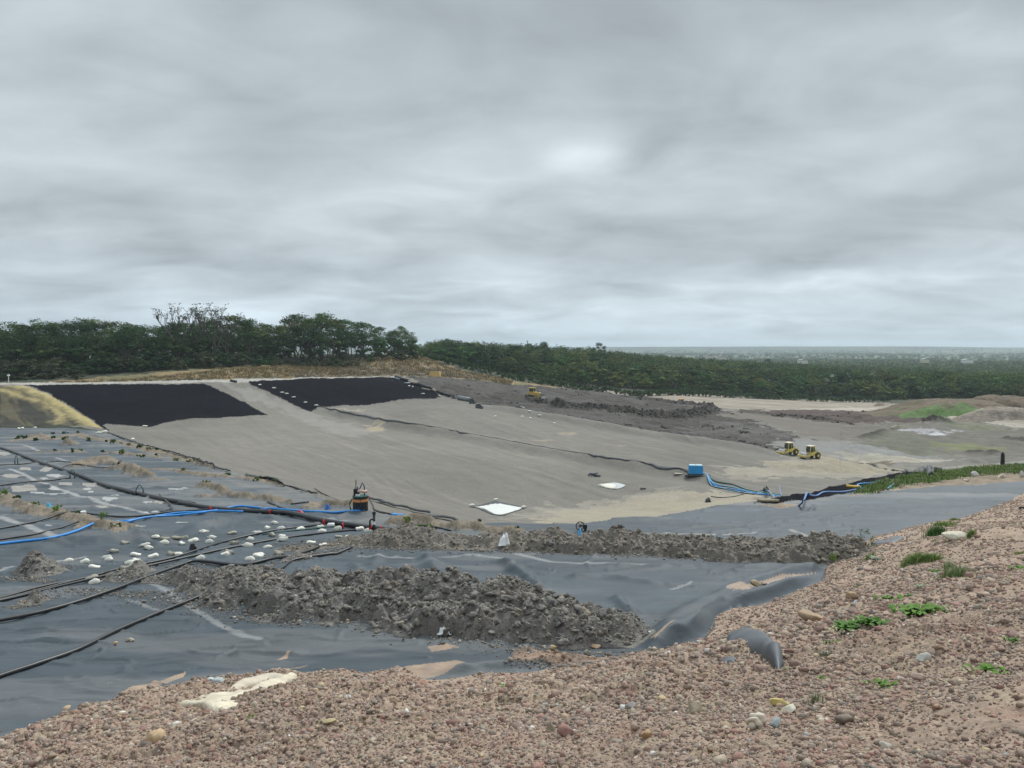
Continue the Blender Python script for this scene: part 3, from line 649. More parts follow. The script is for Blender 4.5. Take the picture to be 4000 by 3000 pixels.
def tubegeo(p, r, seg=8, cap=True):
    p = np.asarray(p, float); n = len(p); r = np.broadcast_to(r, (n,)).astype(float)
    T = np.gradient(p, axis=0); T /= np.linalg.norm(T, axis=1)[:,None]+1e-9
    up = np.array([0,0,1.0]); 
    V = []
    prev = None
    for i in range(n):
        a = np.cross(T[i], up); 
        if np.linalg.norm(a) < .1: a = np.cross(T[i], [1,0,0]) if prev is None else prev
        a /= np.linalg.norm(a); b = np.cross(a, T[i]); prev = a
        for k in range(seg):
            t = 2*math.pi*k/seg; V.append(p[i]+r[i]*(math.cos(t)*a+math.sin(t)*b))
    Fq = []
    for i in range(n-1):
        for k in range(seg): Fq.append((i*seg+k, i*seg+(k+1)%seg, (i+1)*seg+(k+1)%seg, (i+1)*seg+k))
    if cap:
        for base, c, fl in ((0, p[0], 1), ((n-1)*seg, p[-1], 0)):
            V.append(c); ci = len(V)-1
            for k in range(seg):
                a, b = base+k, base+(k+1)%seg; Fq.append((a, ci, ci, b) if fl else (b, ci, ci, a))
    Q = [f if len(set(f)) == 4 else f for f in Fq]
    return np.array(V), Q
class G:
    """collects shapes for one mesh"""
    def __init__(s): s.V = []; s.F = []; s.n = 0
    def add(s, V, Fs):
        s.V.append(np.asarray(V, float)); s.F += [tuple(dict.fromkeys(int(v)+s.n for v in f)) for f in Fs]; s.n += len(V); return s
    def tube(s, p, r, seg=8): return s.add(*tubegeo(p, r, seg))
    def box(s, c, d, rz=0, taper=1.0, shear=0.0, ry=0):
        V = []
        for z in (-1, 1):
            k = taper if z > 0 else 1
            for x, y in ((-1,-1),(1,-1),(1,1),(-1,1)): V.append((x*d[0]/2*k+(shear if z > 0 else 0), y*d[1]/2*k, z*d[2]/2))
        V = np.array(V)
        if ry: V = V@np.array([[math.cos(ry),0,-math.sin(ry)],[0,1,0],[math.sin(ry),0,math.cos(ry)]])
        if rz: V = V@np.array([[math.cos(rz),math.sin(rz),0],[-math.sin(rz),math.cos(rz),0],[0,0,1]])
        return s.add(V+np.array(c), [(3,2,1,0),(4,5,6,7),(0,1,5,4),(1,2,6,5),(2,3,7,6),(3,0,4,7)])
    def prism(s, prof, y0, y1):       # profile in x,z extruded along y
        n = len(prof); V = [(x, y0, z) for x, z in prof]+[(x, y1, z) for x, z in prof]
        return s.add(V, [tuple(range(n))[::-1] if False else tuple(range(n)), tuple(range(2*n-1, n-1, -1))]+[(i, i+n, (i+1)%n+n, (i+1)%n) for i in range(n)])
    def cyl(s, c, r, h, axis='z', seg=20, r2=None):
        d = {'x':(1,0,0),'y':(0,1,0),'z':(0,0,1)}[axis]; c = np.array(c, float); d = np.array(d, float)*h/2
        return s.add(*tubegeo([c-d, c+d], np.array([r, r if r2 is None else r2]), seg))
    def build(s, name, m, parent=None, bevel=0, smooth=False, loc=None):
        me = bpy.data.meshes.new(name); me.from_pydata(np.vstack(s.V).tolist(), [], s.F); me.materials.append(m)
        bm_fix(me)
        if smooth: me.polygons.foreach_set('use_smooth', np.ones(len(me.polygons), bool))
        o = bpy.data.objects.new(name, me); C.objects.link(o)
        if parent: o.parent = parent
        if loc is not None: o.location = loc
        if bevel:
            b = o.modifiers.new('b', 'BEVEL'); b.width = bevel; b.segments = 2; b.limit_method = 'ANGLE'
        return o
import bmesh
def bm_fix(me):
    bm = bmesh.new(); bm.from_mesh(me); bmesh.ops.recalc_face_normals(bm, faces=bm.faces); bm.to_mesh(me); bm.free()

# ------------------------------------------------------------------ clods and stones
def ico(sub):
    t = (1+5**.5)/2
    V = [(-1,t,0),(1,t,0),(-1,-t,0),(1,-t,0),(0,-1,t),(0,1,t),(0,-1,-t),(0,1,-t),(t,0,-1),(t,0,1),(-t,0,-1),(-t,0,1)]
    Fs = [(0,11,5),(0,5,1),(0,1,7),(0,7,10),(0,10,11),(1,5,9),(5,11,4),(11,10,2),(10,7,6),(7,1,8),(3,9,4),(3,4,2),(3,2,6),(3,6,8),(3,8,9),(4,9,5),(2,4,11),(6,2,10),(8,6,7),(9,8,1)]
    V = [np.array(v)/np.linalg.norm(v) for v in V]
    for _ in range(sub):
        c = {}; F2 = []
        def mid(a, b):
            k = (min(a,b), max(a,b))
            if k not in c: m = V[a]+V[b]; V.append(m/np.linalg.norm(m)); c[k] = len(V)-1
            return c[k]
        for a, b, d in Fs:
            x, y, z = mid(a,b), mid(b,d), mid(d,a); F2 += [(a,x,z),(b,y,x),(d,z,y),(x,y,z)]
        Fs = F2
    return np.array(V), np.array(Fs)
ICO = [ico(0), ico(1), ico(2)]
def lumps(pos, size, rng, sub=0, squash=(.55,1.0), cols=None, rough=.28):
    """many irregular lumps as arrays"""
    B, FB = ICO[sub]; n = len(pos); k = len(B)
    r = 1+rng.uniform(-rough, rough, (n, k))
    if sub: 
        ph = rng.uniform(0, 6.28, (n,3)); 
        for q in range(3): r += .16*np.sin(B[:,q][None]*3.1+ph[:,q:q+1]+B[:,(q+1)%3][None]*2)
    V = B[None]*r[...,None]*np.stack([rng.uniform(.7,1.25,n), rng.uniform(.7,1.2,n), rng.uniform(squash[0],squash[1],n)], 1)[:,None]
    a = rng.uniform(0, 6.28, n); t = rng.uniform(-.5, .5, n)
    ca, sa, ct, st = np.cos(a), np.sin(a), np.cos(t), np.sin(t)
    x, y, z = V[...,0], V[...,1], V[...,2]
    x, z = x*ct[:,None]+z*st[:,None], -x*st[:,None]+z*ct[:,None]
    x, y = x*ca[:,None]-y*sa[:,None], x*sa[:,None]+y*ca[:,None]
    V = np.stack([x,y,z], -1)*np.asarray(size)[:,None,None]*.5+np.asarray(pos)[:,None]
    Fs = (FB[None]+np.arange(n)[:,None,None]*k).reshape(-1,3)
    cc = None if cols is None else np.repeat(np.asarray(cols), k, 0)
    return V.reshape(-1,3), Fs, cc
def join(parts):
    V, Fs, Cc, n = [], [], [], 0
    for v, f, c in parts: V.append(v); Fs.append(f+n); Cc.append(c); n += len(v)
    return np.vstack(V), np.vstack(Fs), np.vstack(Cc)
rng = np.random.default_rng(3)
SPAL = 1.06*np.array([(.29,.215,.165),(.26,.175,.14),(.31,.245,.19),(.24,.165,.135),(.34,.265,.21),(.37,.31,.24),(.25,.20,.165),(.31,.235,.165),(.29,.22,.175),(.20,.15,.125),(.27,.165,.135),(.22,.19,.16)])
def scatter_mound(n, smin, smax, y0, y1, sub, tail=2.5, pal=SPAL, pw=None, seed=0, embed=.1, x_hi=.76):
    r = np.random.default_rng(seed)
    Y = y0*(y1/y0)**r.random(n); u = r.uniform(-.74, x_hi, n); X = u*Y
    ok = inpoly(X, Y, MOUNDW) & (r.random(n) < np.clip(.1+1.9*fbm(X/1.2, Y/1.2, 3, 200+seed)-np.clip(X/Y-.15, 0, 1)*.9, .06, 1)); X, Y = X[ok], Y[ok]
    q_ = (.62+.95*fbm(X/.8+7, Y/.8, 3, 260+seed))*r.random(len(X))**(-1/tail); s = np.minimum(smin*q_, smax)*np.clip(Y/5.5, .7, 2.2); s = np.maximum(s, Y*.0026)
    z = ztop(X, Y)+s*embed
    c = pal[r.choice(len(pal), len(X), p=pw)]*r.uniform(.8, 1.2, (len(X),1))
    return lumps(np.stack([X,Y,z],1), s, r, sub, cols=c, rough=.42 if sub == 0 else .2, squash=(.4,1.0))
a = scatter_mound(210000, .0155, .06, 2.2, 45, 0, seed=1, tail=3.2)
b = scatter_mound(3200, .03, .10, 2.2, 45, 0, seed=2, tail=3)
M_clod = mat('clods', attr=True, var=.22, vscale=45, bump=.006, bscale=90, rough=.95, spec=.2)
V_, F_, C_ = join([a, b])
tag(mk('soil_clods', V_, F_, M_clod, None, C_), 'crumbled brown clods strewn over the near mound', 'soil clods', kind='stuff')
a = scatter_mound(3000, .012, .055, 2.2, 45, 0, seed=5, tail=2.4, pal=np.array([(.45,.40,.33),(.50,.47,.42),(.42,.33,.20),(.33,.34,.34),(.55,.53,.50),(.30,.19,.15)]), embed=.2)
tag(mk('small_stones', *a[:2], mat('small_stones', attr=True, var=.15, vscale=40, rough=.8), None, a[2], True), 'small pale and rusty stones strewn over the near mound', 'stones', kind='stuff')

# ------------------------------------------------------------------ clay bunds and heaps
M_clay = mat('clay', attr=True, var=.30, vscale=14, bump=.02, bscale=24, rough=.85, spec=.35)
CLAY = np.array((.170,.158,.141))
def py_of(Y):
    b = -(PA+PB*Y)/Y; s_, c_ = math.sin(TH), math.cos(TH); d = (b*c_+s_)/(c_-b*s_); return CY-F*d
BUNDLINES = []
def bund(name, ax, label, cat, seed, res=.028, lump=1.0, col=CLAY, group=None, green=0):
    ax = np.array(ax, float); w = np.array([P(p, py_of(Y), Y)[:2] for p, Y, h, hw in ax])
    BUNDLINES.append((w, ax[:,3].max())); d = np.concatenate([[0], np.cumsum(np.hypot(*np.diff(w, axis=0).T))]); n = int(d[-1]/res); s_ = np.linspace(0, d[-1], n)
    cx, cy = np.interp(s_, d, w[:,0]), np.interp(s_, d, w[:,1]); h = np.interp(s_, d, ax[:,2])*.76; hw = np.interp(s_, d, ax[:,3])
    tx, ty = np.gradient(cx), np.gradient(cy); l = np.hypot(tx, ty); nx, ny = -ty/l, tx/l
    k = np.ones(41)/41; nx = np.convolve(np.pad(nx, 20, 'edge'), k, 'valid'); ny = np.convolve(np.pad(ny, 20, 'edge'), k, 'valid')
    t = np.linspace(-1.25, 1.25, int(2.5*hw.max()/res)); T, I = np.meshgrid(t, np.arange(n))
    X = cx[I]+nx[I]*T*hw[I]; Y = cy[I]+ny[I]*T*hw[I]
    tt = np.abs(T)+(fbm(X/.8, Y/.8, 4, seed)-.5)*1.15+.04
    e = np.minimum(np.minimum(s_, d[-1]-s_)/.6, 1)[I]
    prof = (np.clip(1-tt, 0, 1)**.95*(1.25-.25*np.clip(1-tt, 0, 1)))*h[I]*1.0*e*(.35+1.3*fbm(X/.8, Y/.8, 3, seed+1))
    prof = prof*np.clip((1.22-np.abs(T))/.3, 0, 1)
    on = np.clip(prof/.16, 0, 1)
    rel = lump*on*(clods(X, Y, .40, seed+2)*.26*np.clip(h[I]/.5, .2, 1)+clods(X, Y, .16, seed+3)*.10+clods(X, Y, .075, seed+4)*.05+(fbm(X/.09, Y/.09, 3, seed+5)-.5)*.06)
    Z = ztop(X, Y)+prof+rel-.035+.045*(prof > .004)
    m = X.shape[1]
    ii, jj = np.nonzero((prof[:-1,:-1] > .001)|(prof[1:,1:] > .001)); Fq = np.stack([ii*m+jj, (ii+1)*m+jj, (ii+1)*m+jj+1, ii*m+jj+1], 1)
    used, inv = np.unique(Fq, return_inverse=True); Fq = inv.reshape(Fq.shape)
    Vt = np.stack([X.ravel(), Y.ravel(), Z.ravel()], 1)[used]
    cn = fbm(X/.5, Y/.5, 4, seed+6).ravel()[used]; cc = col*(.65+.7*cn[:,None]); 
    wet = np.clip((fbm(X/.25, Y/.25, 3, seed+7).ravel()[used]-.55)*4, 0, .5)[:,None]; cc = cc*(1-wet)+np.array((.09,.085,.08))*wet
    ran = np.random.default_rng(seed); pool = np.nonzero((prof.ravel() > .02))[0]
    N1 = int(len(pool)*res*res*190); idx = ran.choice(pool, N1)
    s1_ = np.minimum(.036*(ran.random(N1)**(-1/2.1)), .24)*np.clip(h[I].ravel()[idx]/.5, .45, 1)
    pos = np.stack([X.ravel()[idx], Y.ravel()[idx], Z.ravel()[idx]+s1_*.12], 1)
    pal = np.array([col, col*1.15, col*.8, col*1.3, (.19,.17,.14), (.26,.22,.17), (.13,.13,.13)])
    c1 = pal[ran.choice(7, N1, p=[.3,.2,.2,.1,.12,.03,.05])]
    bg = s1_ > .11; V1, F1, C1 = join([lumps(pos[~bg], s1_[~bg], ran, 0, cols=c1[~bg], squash=(.45,1.2), rough=.5), lumps(pos[bg], s1_[bg]*.9, ran, 2, cols=c1[bg], squash=(.5,1.1), rough=.22)])
    N2 = max(6, int(len(pool)*res*res*3)); idx = ran.choice(pool, N2); s2_ = ran.uniform(.03, .075, N2)
    V2, F2, C2 = lumps(np.stack([X.ravel()[idx], Y.ravel()[idx], Z.ravel()[idx]+s2_*.3], 1), s2_, ran, 0, cols=np.array([(.5,.47,.42),(.40,.30,.2),(.55,.56,.55),(.33,.22,.16)])[ran.choice(4, N2)])
    Ft = np.vstack([Fq[:, [0,1,2]], Fq[:, [0,2,3]]])
    V, Fs, Cc = join([(Vt, Ft, cc), (V1, F1, C1), (V2, F2, C2)])
    return tag(mk(name, V, Fs, M_clay, None, Cc), label, cat, group)
bund('clay_bund', [(395,24.4,.06,.4),(470,24.1,.14,.7),(560,23.9,.08,.5),(650,23.9,.14,.7),(760,23.6,.30,1.0),(900,22.8,.48,1.4),(1050,22.0,.50,1.7),(1182,21.3,.66,1.8),(1350,21.1,.62,1.9),(1500,20.9,.82,2.0),(1700,20.3,.70,2.0),(1850,19.7,.75,1.9),(2000,19.2,.72,1.8),
        (2150,18.8,.66,1.6),(2300,18.4,.60,1.4),(2420,18.0,.40,1.0),(2520,17.4,.10,.6)], 'tall bund of lumpy grey clay across the near liner, the nearer of the two', 'clay bund', 300)
bund('clay_bund', [(1060,28.3,.05,.3),(1180,28.6,.12,.5),(1300,29.2,.10,.6),(1400,29.9,.22,.8),(1500,30.0,.38,1.0),(1600,29.8,.42,1.2),(1720,29.6,.34,1.2),(1850,29.5,.30,1.2),(1950,29.4,.34,1.2),(2060,29.3,.42,1.3),(2172,29.2,.55,1.4),(2300,29.0,.38,1.4),(2400,28.9,.50,1.4),(2520,28.6,.46,1.4),
        (2650,28.4,.58,1.4),(2780,28.1,.42,1.4),(2900,28.0,.46,1.4),(3050,27.7,.40,1.4),(3150,27.6,.50,1.4),(3280,27.3,.60,1.4),(3360,27.0,.55,1.2),(3400,26.8,.2,.8)], 'long low bund of brown grey clay farther out, reaching the weedy end of the mound', 'clay bund', 330, col=CLAY*np.array((1.05,1.0,.92)))
bund('clay_heap', [(55,24.6,.25,.6),(110,25.0,.62,.85),(170,24.9,.42,.8),(235,24.6,.15,.5)], 'small cone of grey clay on the liner above the thin black pipe pair', 'clay heap', 350)
bund('clay_heap', [(60,20.9,.05,.3),(110,21.1,.18,.4),(150,21.4,.36,.45),(190,21.3,.12,.3)], 'smallest clay heap, lying against the thin black pipes at far left', 'clay heap', 360)
bund('clay_heap', [(480,24.9,.15,.4),(540,24.9,.28,.5),(580,24.7,.12,.4)], 'low clay heap just above the thick black pipe, beside sandbags', 'clay heap', 370)
bund('clay_heap', [(2400,16.2,.03,.3),(2100,16.5,.14,.5),(2000,16.4,.10,.5)], 'thin spill of brown soil below the near end of the clay bund', 'soil heap', 380, col=np.array((.26,.18,.13)))
bund('clay_heap', [(1090,26.4,.06,.25),(1150,26.7,.22,.4),(1220,27.2,.10,.4)], 'little grey clay heap between the sandbags and the bent black pipe', 'clay heap', 390)

ii_, jj_ = np.nonzero((CL == 2) & (WRM+.22*fbm(XG/5, YG/5, 3, 88) > .17)); r_ = np.random.default_rng(44); k_ = r_.choice(len(ii_), 5200); X_ = XG[ii_[k_], jj_[k_]]+r_.normal(size=5200)*.4; Y_ = YG[ii_[k_], jj_[k_]]+r_.normal(size=5200)*.5
s9 = np.minimum(.2*r_.random(5200)**(-1/2.6), .9); c9 = np.array([(.045,.038,.033),(.035,.03,.027),(.07,.062,.055),(.12,.11,.10),(.06,.045,.035)])[r_.choice(5, 5200, p=[.35,.3,.2,.05,.1])]
a9 = lumps(np.stack([X_, Y_, ztop(X_, Y_)+s9*.12], 1), s9, r_, 0, cols=c9); tag(mk('waste_lumps', *a9[:2], M_waste, None, a9[2]), 'dark lumps of dug waste strewn over the tipped area', 'waste lumps', kind='stuff')
r_ = np.random.default_rng(71); PX, PS = [], []
for w_l, hw_ in BUNDLINES:
    L_ = np.concatenate([[0], np.cumsum(np.hypot(*np.diff(w_l, axis=0).T))]); n_ = int(L_[-1]*420); t_ = r_.uniform(0, L_[-1], n_)
    x_ = np.interp(t_, L_, w_l[:,0])+r_.normal(size=n_)*hw_*.25; y_ = np.interp(t_, L_, w_l[:,1])+r_.choice([-1,1], n_, p=[.72,.28])*hw_*(.75+.22*np.abs(r_.normal(size=n_)))
    PX.append(np.stack([x_, y_], 1))
PX = np.vstack(PX); n_ = len(PX); ps = np.minimum(.022*r_.random(n_)**(-1/2.6), .12); z_ = ztop(PX[:,0], PX[:,1])+ps*.15
a_ = lumps(np.column_stack([PX, z_]), ps, r_, 0, cols=np.array([(.17,.155,.135),(.21,.19,.165),(.13,.12,.11),(.30,.25,.19),(.40,.37,.32)])[r_.choice(5, n_, p=[.35,.3,.2,.1,.05])])
tag(mk('clay_crumbs', *a_[:2], M_clay, None, a_[2]), 'grey crumbs spilled on the liner round the clay bunds', 'clay crumbs', kind='stuff')
# ------------------------------------------------------------------ pipes and hoses
def simple(name, c, rough=.5, spec=.4, **k): return mat(name, c, rough, spec, **k)
M_pipe = simple('black_pipe', (.022,.024,.026), .42, .5, var=.25, vscale=3)
M_pipe2 = simple('dusty_pipe', (.075,.078,.08), .6, .35, var=.4, vscale=2)
M_blue = simple('blue_hose', (.03,.24,.62), .45, .4, var=.12, vscale=4)
M_blue2 = simple('teal_hose', (.10,.30,.42), .5, .4, var=.25, vscale=2)
M_green = simple('green_hose', (.012,.075,.055), .45)
M_red = simple('red_plastic', (.35,.02,.025), .5); M_wht = simple('white_plastic', (.72,.73,.72), .5, var=.08, vscale=6)
M_blk = simple('black_plastic', (.018,.018,.02), .45); M_org = simple('orange_band', (.62,.26,.10), .6)
def pipe(name, px, r, m, label, cat, lift=None, group=None, arch=None, n=6):
    p = HP(px); p[:,2] += r*.9 if lift is None else lift
    q = smoothline(p, n)
    q[:,2] = np.maximum(q[:,2], ztop(q[:,0], q[:,1])+r*.6)
    q[:,2] = np.convolve(np.pad(q[:,2], 2, 'edge'), np.ones(5)/5, 'valid')
    g = G().tube(q, r, 10); o = g.build(name, m, None, smooth=True); return tag(o, label, cat, group)
mp = A([(0,280),(200,355),(400,430),(640,510),(870,590),(1100,680),(1300,745),(1500,790),(1800,860),(2100,905)])+A([(0,885),(350,940),(700,965),(1000,982),(1200,1005),(1500,1075),(1800,1125),(2200,1175)], 700)+[(1581,2080),(1700,2088)]
mp = [(-160,1715)]+mp
pipe('drain_pipe', mp[:8], .12, M_pipe2, 'long thick grey black pipe bending across the platform, dusty upper run', 'pipe')
pipe('drain_pipe', mp[7:], .115, M_pipe, 'thick black pipe running on from the dusty pipe to the standing wellhead', 'pipe')
TH_ = 'thin black pipes across the platform'
pipe('thin_pipe', A([(-120,475),(0,465),(200,455),(400,440)]), .045, M_pipe, 'thin black pipe leading to the farthest green hose loop', 'pipe', group=TH_)
pipe('thin_pipe', A([(-150,712),(0,692),(300,652),(560,622),(750,605)]), .05, M_pipe, 'thin black pipe leading to the middle green hose loop', 'pipe', group=TH_)
pipe('thin_pipe', A([(500,442),(600,425),(700,430),(860,460)]), .045, M_pipe, 'short thin pipe curving behind the thick pipe, upper of two', 'pipe', group=TH_)
pipe('thin_pipe', A([(660,500),(800,480),(1000,485),(1240,515)]), .045, M_pipe, 'short thin pipe curving behind the thick pipe, lower of two', 'pipe', group=TH_)
pipe('thin_pipe', A([(1180,482),(1270,440)]), .04, M_pipe, 'short thin hose ending at the small banded tank', 'pipe', group=TH_)
pipe('thin_pipe', A([(-150,1180),(0,1155),(400,1090),(640,1050),(900,1025),(1300,1030),(1600,1010),(1800,985),(2212,945)])+[(870,1988)], .045, M_pipe, 'thin black pipe passing the white bucket and running above the blue hoses', 'pipe', group=TH_)
pipe('thin_pipe', A([(-150,1295),(0,1270),(400,1210),(650,1150),(920,1100)]), .04, M_pipe, 'thin black pipe just above the blue hose at far left', 'pipe', group=TH_)
pipe('thin_pipe', A([(1720,810),(1780,860),(1860,935),(1820,965),(1740,990)]), .04, M_pipe2, 'grey hose elbow dropping from the thick dusty pipe', 'pipe', lift=.1, group=TH_)
pipe('thin_pipe', A([(960,860),(1080,920),(1150,935)], 700), .05, M_pipe2, 'grey hose stub crossing the brown soil strip behind the blue hoses', 'pipe', group=TH_)
pipe('thin_pipe', A([(1200,880),(1400,865)], 700), .04, M_pipe, 'stub of black hose beside the soil strip near the big tank', 'pipe', group=TH_)
pipe('thin_pipe', A([(2050,845),(2090,900),(2110,950),(2212,985)], 700)+A([(200,690),(480,755),(650,790)], 1400, 1750), .04, M_pipe, 'black hose trailing right from the big banded tank', 'pipe', group=TH_)
pipe('thin_pipe', [(1230,1915),(1330,1960),(1380,1975)], .04, M_pipe, 'black hose along the pit edge behind the big tank', 'pipe', group=TH_)
pipe('thin_pipe', [(-140,2368),(0,2337),(179,2294),(330,2262),(461,2233),(666,2186),(790,2150),(881,2116),(1025,2084),(1140,2063),(1257,2050)], .042, M_pipe, 'upper of the thin black pipes slanting up through the sandbags', 'pipe', group=TH_)
pipe('thin_pipe', [(-140,2378),(0,2348),(195,2304),(461,2249),(700,2192),(935,2137),(1134,2099),(1315,2079),(1441,2069)], .042, M_pipe, 'lower of the thin black pipes slanting up through the sandbags', 'pipe', group=TH_)
pipe('thin_pipe', [(-140,2375),(0,2343),(190,2299),(430,2244)], .035, M_pipe, 'middle thin pipe squeezed between the slanting pair at far left', 'pipe', group=TH_)
pipe('thin_pipe', [(1025,2088),(1150,2075),(1242,2066),(1330,2058)], .03, M_green, 'thin dark green hose between the slanting pipes near the white cylinder', 'pipe', group=TH_)
pipe('thick_hose', [(-140,2462),(0,2434),(154,2401),(307,2360),(461,2309),(563,2270),(702,2222),(768,2206),(896,2216),(960,2216),(1062,2197),(1134,2189),(1206,2163),(1246,2147)], .055, M_pipe, 'thick black hose arching over the left end of the clay bund', 'hose', lift=.09)
pipe('thick_hose', [(-140,2700),(0,2652),(154,2601),(307,2544),(461,2468),(615,2401),(768,2339),(912,2286)], .052, M_pipe, 'nearest thick black hose, rising from the left edge to the clay bund', 'hose')
pipe('thick_hose', [(1062,2246),(1105,2220),(1152,2197),(1279,2174),(1315,2167),(1373,2147)], .05, M_pipe, 'black hose coming out behind the clay bund and bending right', 'hose')
pipe('thin_pipe', A([(480,845),(700,855),(1000,900)], 1400, 1750), .04, M_pipe, 'thin pipe below the green weeds beside the standing wellhead', 'pipe', group=TH_)
BH = 'blue layflat hoses'
pipe('blue_hose', A([(-150,1345),(0,1320),(250,1290),(540,1260),(800,1200),(1010,1145)]), .055, M_blue, 'bright blue hose leaving at the far left edge', 'hose', group=BH)
pipe('blue_hose', A([(1150,1100),(1400,1080),(1650,1030),(1900,1000),(2212,985)])+A([(120,990),(300,975),(420,950),(640,918),(880,927)], 700), .052, M_blue, 'bright blue hose climbing over the thick pipe, uppermost strand', 'hose', group=BH)
pipe('blue_hose', A([(1350,1105),(1600,1060),(1900,1020),(2212,998)])+A([(200,1002),(400,980),(690,980)], 700), .05, M_blue, 'bright blue hose strand ending under the thick pipe', 'hose', group=BH, lift=.09)
pipe('blue_hose', A([(900,938),(1000,932),(1200,945),(1500,980),(1700,988),(2000,970)], 700), .052, M_blue, 'bright blue hose running to the foot of the big banded tank', 'hose', group=BH)
pipe('blue_hose', A([(360,735),(480,752)], 1400, 1750), .07, M_blue, 'short length of blue hose between tank and pit edge, nearer piece', 'hose', group=BH)
pipe('blue_hose', A([(640,780),(780,797)], 1400, 1750), .08, M_blue, 'short length of blue hose at the pit corner, farther piece', 'hose', group=BH)
B5 = lambda pts: A(pts, 2600, 1650, 3.16)
hb = [(455,665),(500,720),(560,765),(660,795),(800,820),(950,850),(1100,875),(1250,895),(1400,915)]
for k, (dx, dy, m_, lb) in enumerate([(0,0,M_blue2,'topmost hose of the blue bundle from the blue cabinet'),(5,14,M_blue,'bright blue hose in the bundle from the blue cabinet'),(-5,24,M_pipe,'dark hose in the bundle from the blue cabinet'),(10,30,M_blue2,'lowest teal hose of the bundle from the blue cabinet'),(20,-10,M_green,'green hose lying above the blue bundle from the cabinet')]):
    pts = [(a_+dx*(i/4), b_+dy*(.4+.6*math.sin(i*1.1+k)**2)*(.3+.7*min(1, i/3))) for i, (a_, b_) in enumerate(hb)]
    pipe('bundle_hose', B5(pts), .10, m_, lb, 'hose', group='hoses from the blue cabinet')
pipe('bundle_hose', B5([(560,925),(700,935),(850,920),(940,895),(1000,870)]), .07, M_pipe2, 'pale grey hose curving from the small black pump to the bundle', 'hose', group='hoses from the blue cabinet')
B6 = lambda pts: A(pts, 3200, 1700, 2.765)
pipe('rim_hose', A([(1400,915),(1600,915),(1760,915),(1860,915),(1950,870),(2080,855),(2212,855)], 2600, 1650, 3.16)+[(3345,1917)], .05, simple('periwinkle', (.12,.24,.5), .5), 'blue hose lying along the black strip on the rim', 'hose')
pipe('rim_hose', B6([(465,590),(430,560),(415,542),(480,535),(560,525),(650,515)]), .055, M_blue, 'bent blue hose section above the yellow pipe on the rim', 'hose')
pipe('rim_hose', B6([(755,492),(795,495),(800,540),(775,575),(735,592)]), .055, M_blue2, 'curved teal hose at the grassy end of the black strip', 'hose')
pipe('yellow_pipe', B6([(300,577),(360,585),(430,580)]), .09, simple('yellow_plastic', (.62,.42,.07), .5), 'short yellow pipe piece beside the blue hose on the rim', 'pipe')
pipe('timber_plank', A([(1130,1000),(1400,1008)], 2600, 1650, 3.16), .09, simple('wood', (.33,.27,.19), .8, var=.3, vscale=3), 'pale plank at the liner edge below the black strip', 'plank')

# green hose loops over the thick pipe
def hoseloop(px, pyb, hgt, wid, label):
    p = HP([(px, pyb)])[0]; t = thing('hose_loop', label, 'hose loop', p, 0, 'green hose loops along the thick pipe')
    q = [(-wid/2+wid*(i/10), 0, hgt*.55+hgt*.45*math.sin(math.pi*i/10)) for i in range(11)]
    G().tube([(-wid/2,0,hgt*.3)]+q+[(wid/2,0,hgt*.3)], .028, 8).build('hose', M_green, t, smooth=True)
    for s_ in (-1, 1): G().tube([(s_*wid/2,0,-.05),(s_*wid/2,0,hgt*.45)], .045, 10).build('leg', M_blk, t, smooth=True)
hoseloop(64, 1813, .72, .25, 'farthest green hose loop, nearly closed, at left')
hoseloop(283, 1868, .62, .34, 'middle green hose loop standing at the thick pipe')
hoseloop(546, 1937, .62, .42, 'nearest green hose loop, widest, standing at the thick pipe')

# leachate tanks with an orange band
def tank(px, pyb, r, h, label, big):
    p = HP([(px, pyb)])[0]; t = thing('banded_tank', label, 'tank', p)
    G().cyl((0,0,h/2-.05), r, h+.1, seg=32).build('drum', M_blk, t, .02)
    G().cyl((0,0,h*.80), r*1.03, h*.17, seg=32).build('band', M_org, t)
    l = G().cyl((0,0,h+.03), r*1.05, .06, seg=32).build('lid', M_green if big else M_blk, t, .01)
    if big:
        G().tube([(-.25,.0,h),(-.2,0,h+.25),(-.12,0,h+.5),(-.05,0,h+.35),(.05,-.05,h+.55),(.1,0,h+.72),(.2,.05,h+.5),(.2,.1,h)], .03, 8).build('hose', simple('navy_hose', (.02,.07,.16), .4), t, smooth=True)
        G().tube([(-.24,.05,h),(-.22,.05,h+.85)], .022, 8).build('rod', M_blk, t)
        G().box((-.22,0,h+.22), (.22,.2,.36)).cyl((-.1,-.1,h+.12), .09, .2).build('valve', M_blk, t, .02)
        G().tube([(-.1,-.05,h+.28),(.05,-.1,h+.3),(.2,-.05,h+.26),(.34,0,h+.27)], .075, 10).build('pink_pipe', simple('pink_plastic', (.62,.42,.36), .6), t, smooth=True)
        G().tube([(-r-.02,-.1,h-.1),(-r-.14,-.1,h*.55),(-r-.12,-.1,.25),(-r-.02,-.15,0)], .035, 8).build('side_hose', M_green, t, smooth=True)
        G().tube([(.08,-r*1.06,h),(.1,-r*1.08,h*.5),(-.1,-r*1.1,h*.2),(-.25,-r,.02)], .016, 6).build('cable', simple('navy', (.02,.06,.18), .4), t, smooth=True)
        G().box((-.1,-.15,h+.1), (.2,.16,.1)).build('cover', M_wht, t, .01)
        G().box((.33,.0,h-.0), (.2,.1,.1)).build('bracket', M_red, t, .01)
    else:
        G().tube([(-.1,0,h),(-.08,0,h+.2),(.05,0,h+.25),(.12,0,h)], .03, 8).build('hose', M_green, t, smooth=True)
        G().cyl((.1,.05,h+.08), .05, .2).box((-.1,0,h+.1), (.1,.1,.14)).build('valve', M_blk, t)
tank(1408, 1998, .38, .78, 'big black tank with an orange band and a tangle of hoses on its lid', True)
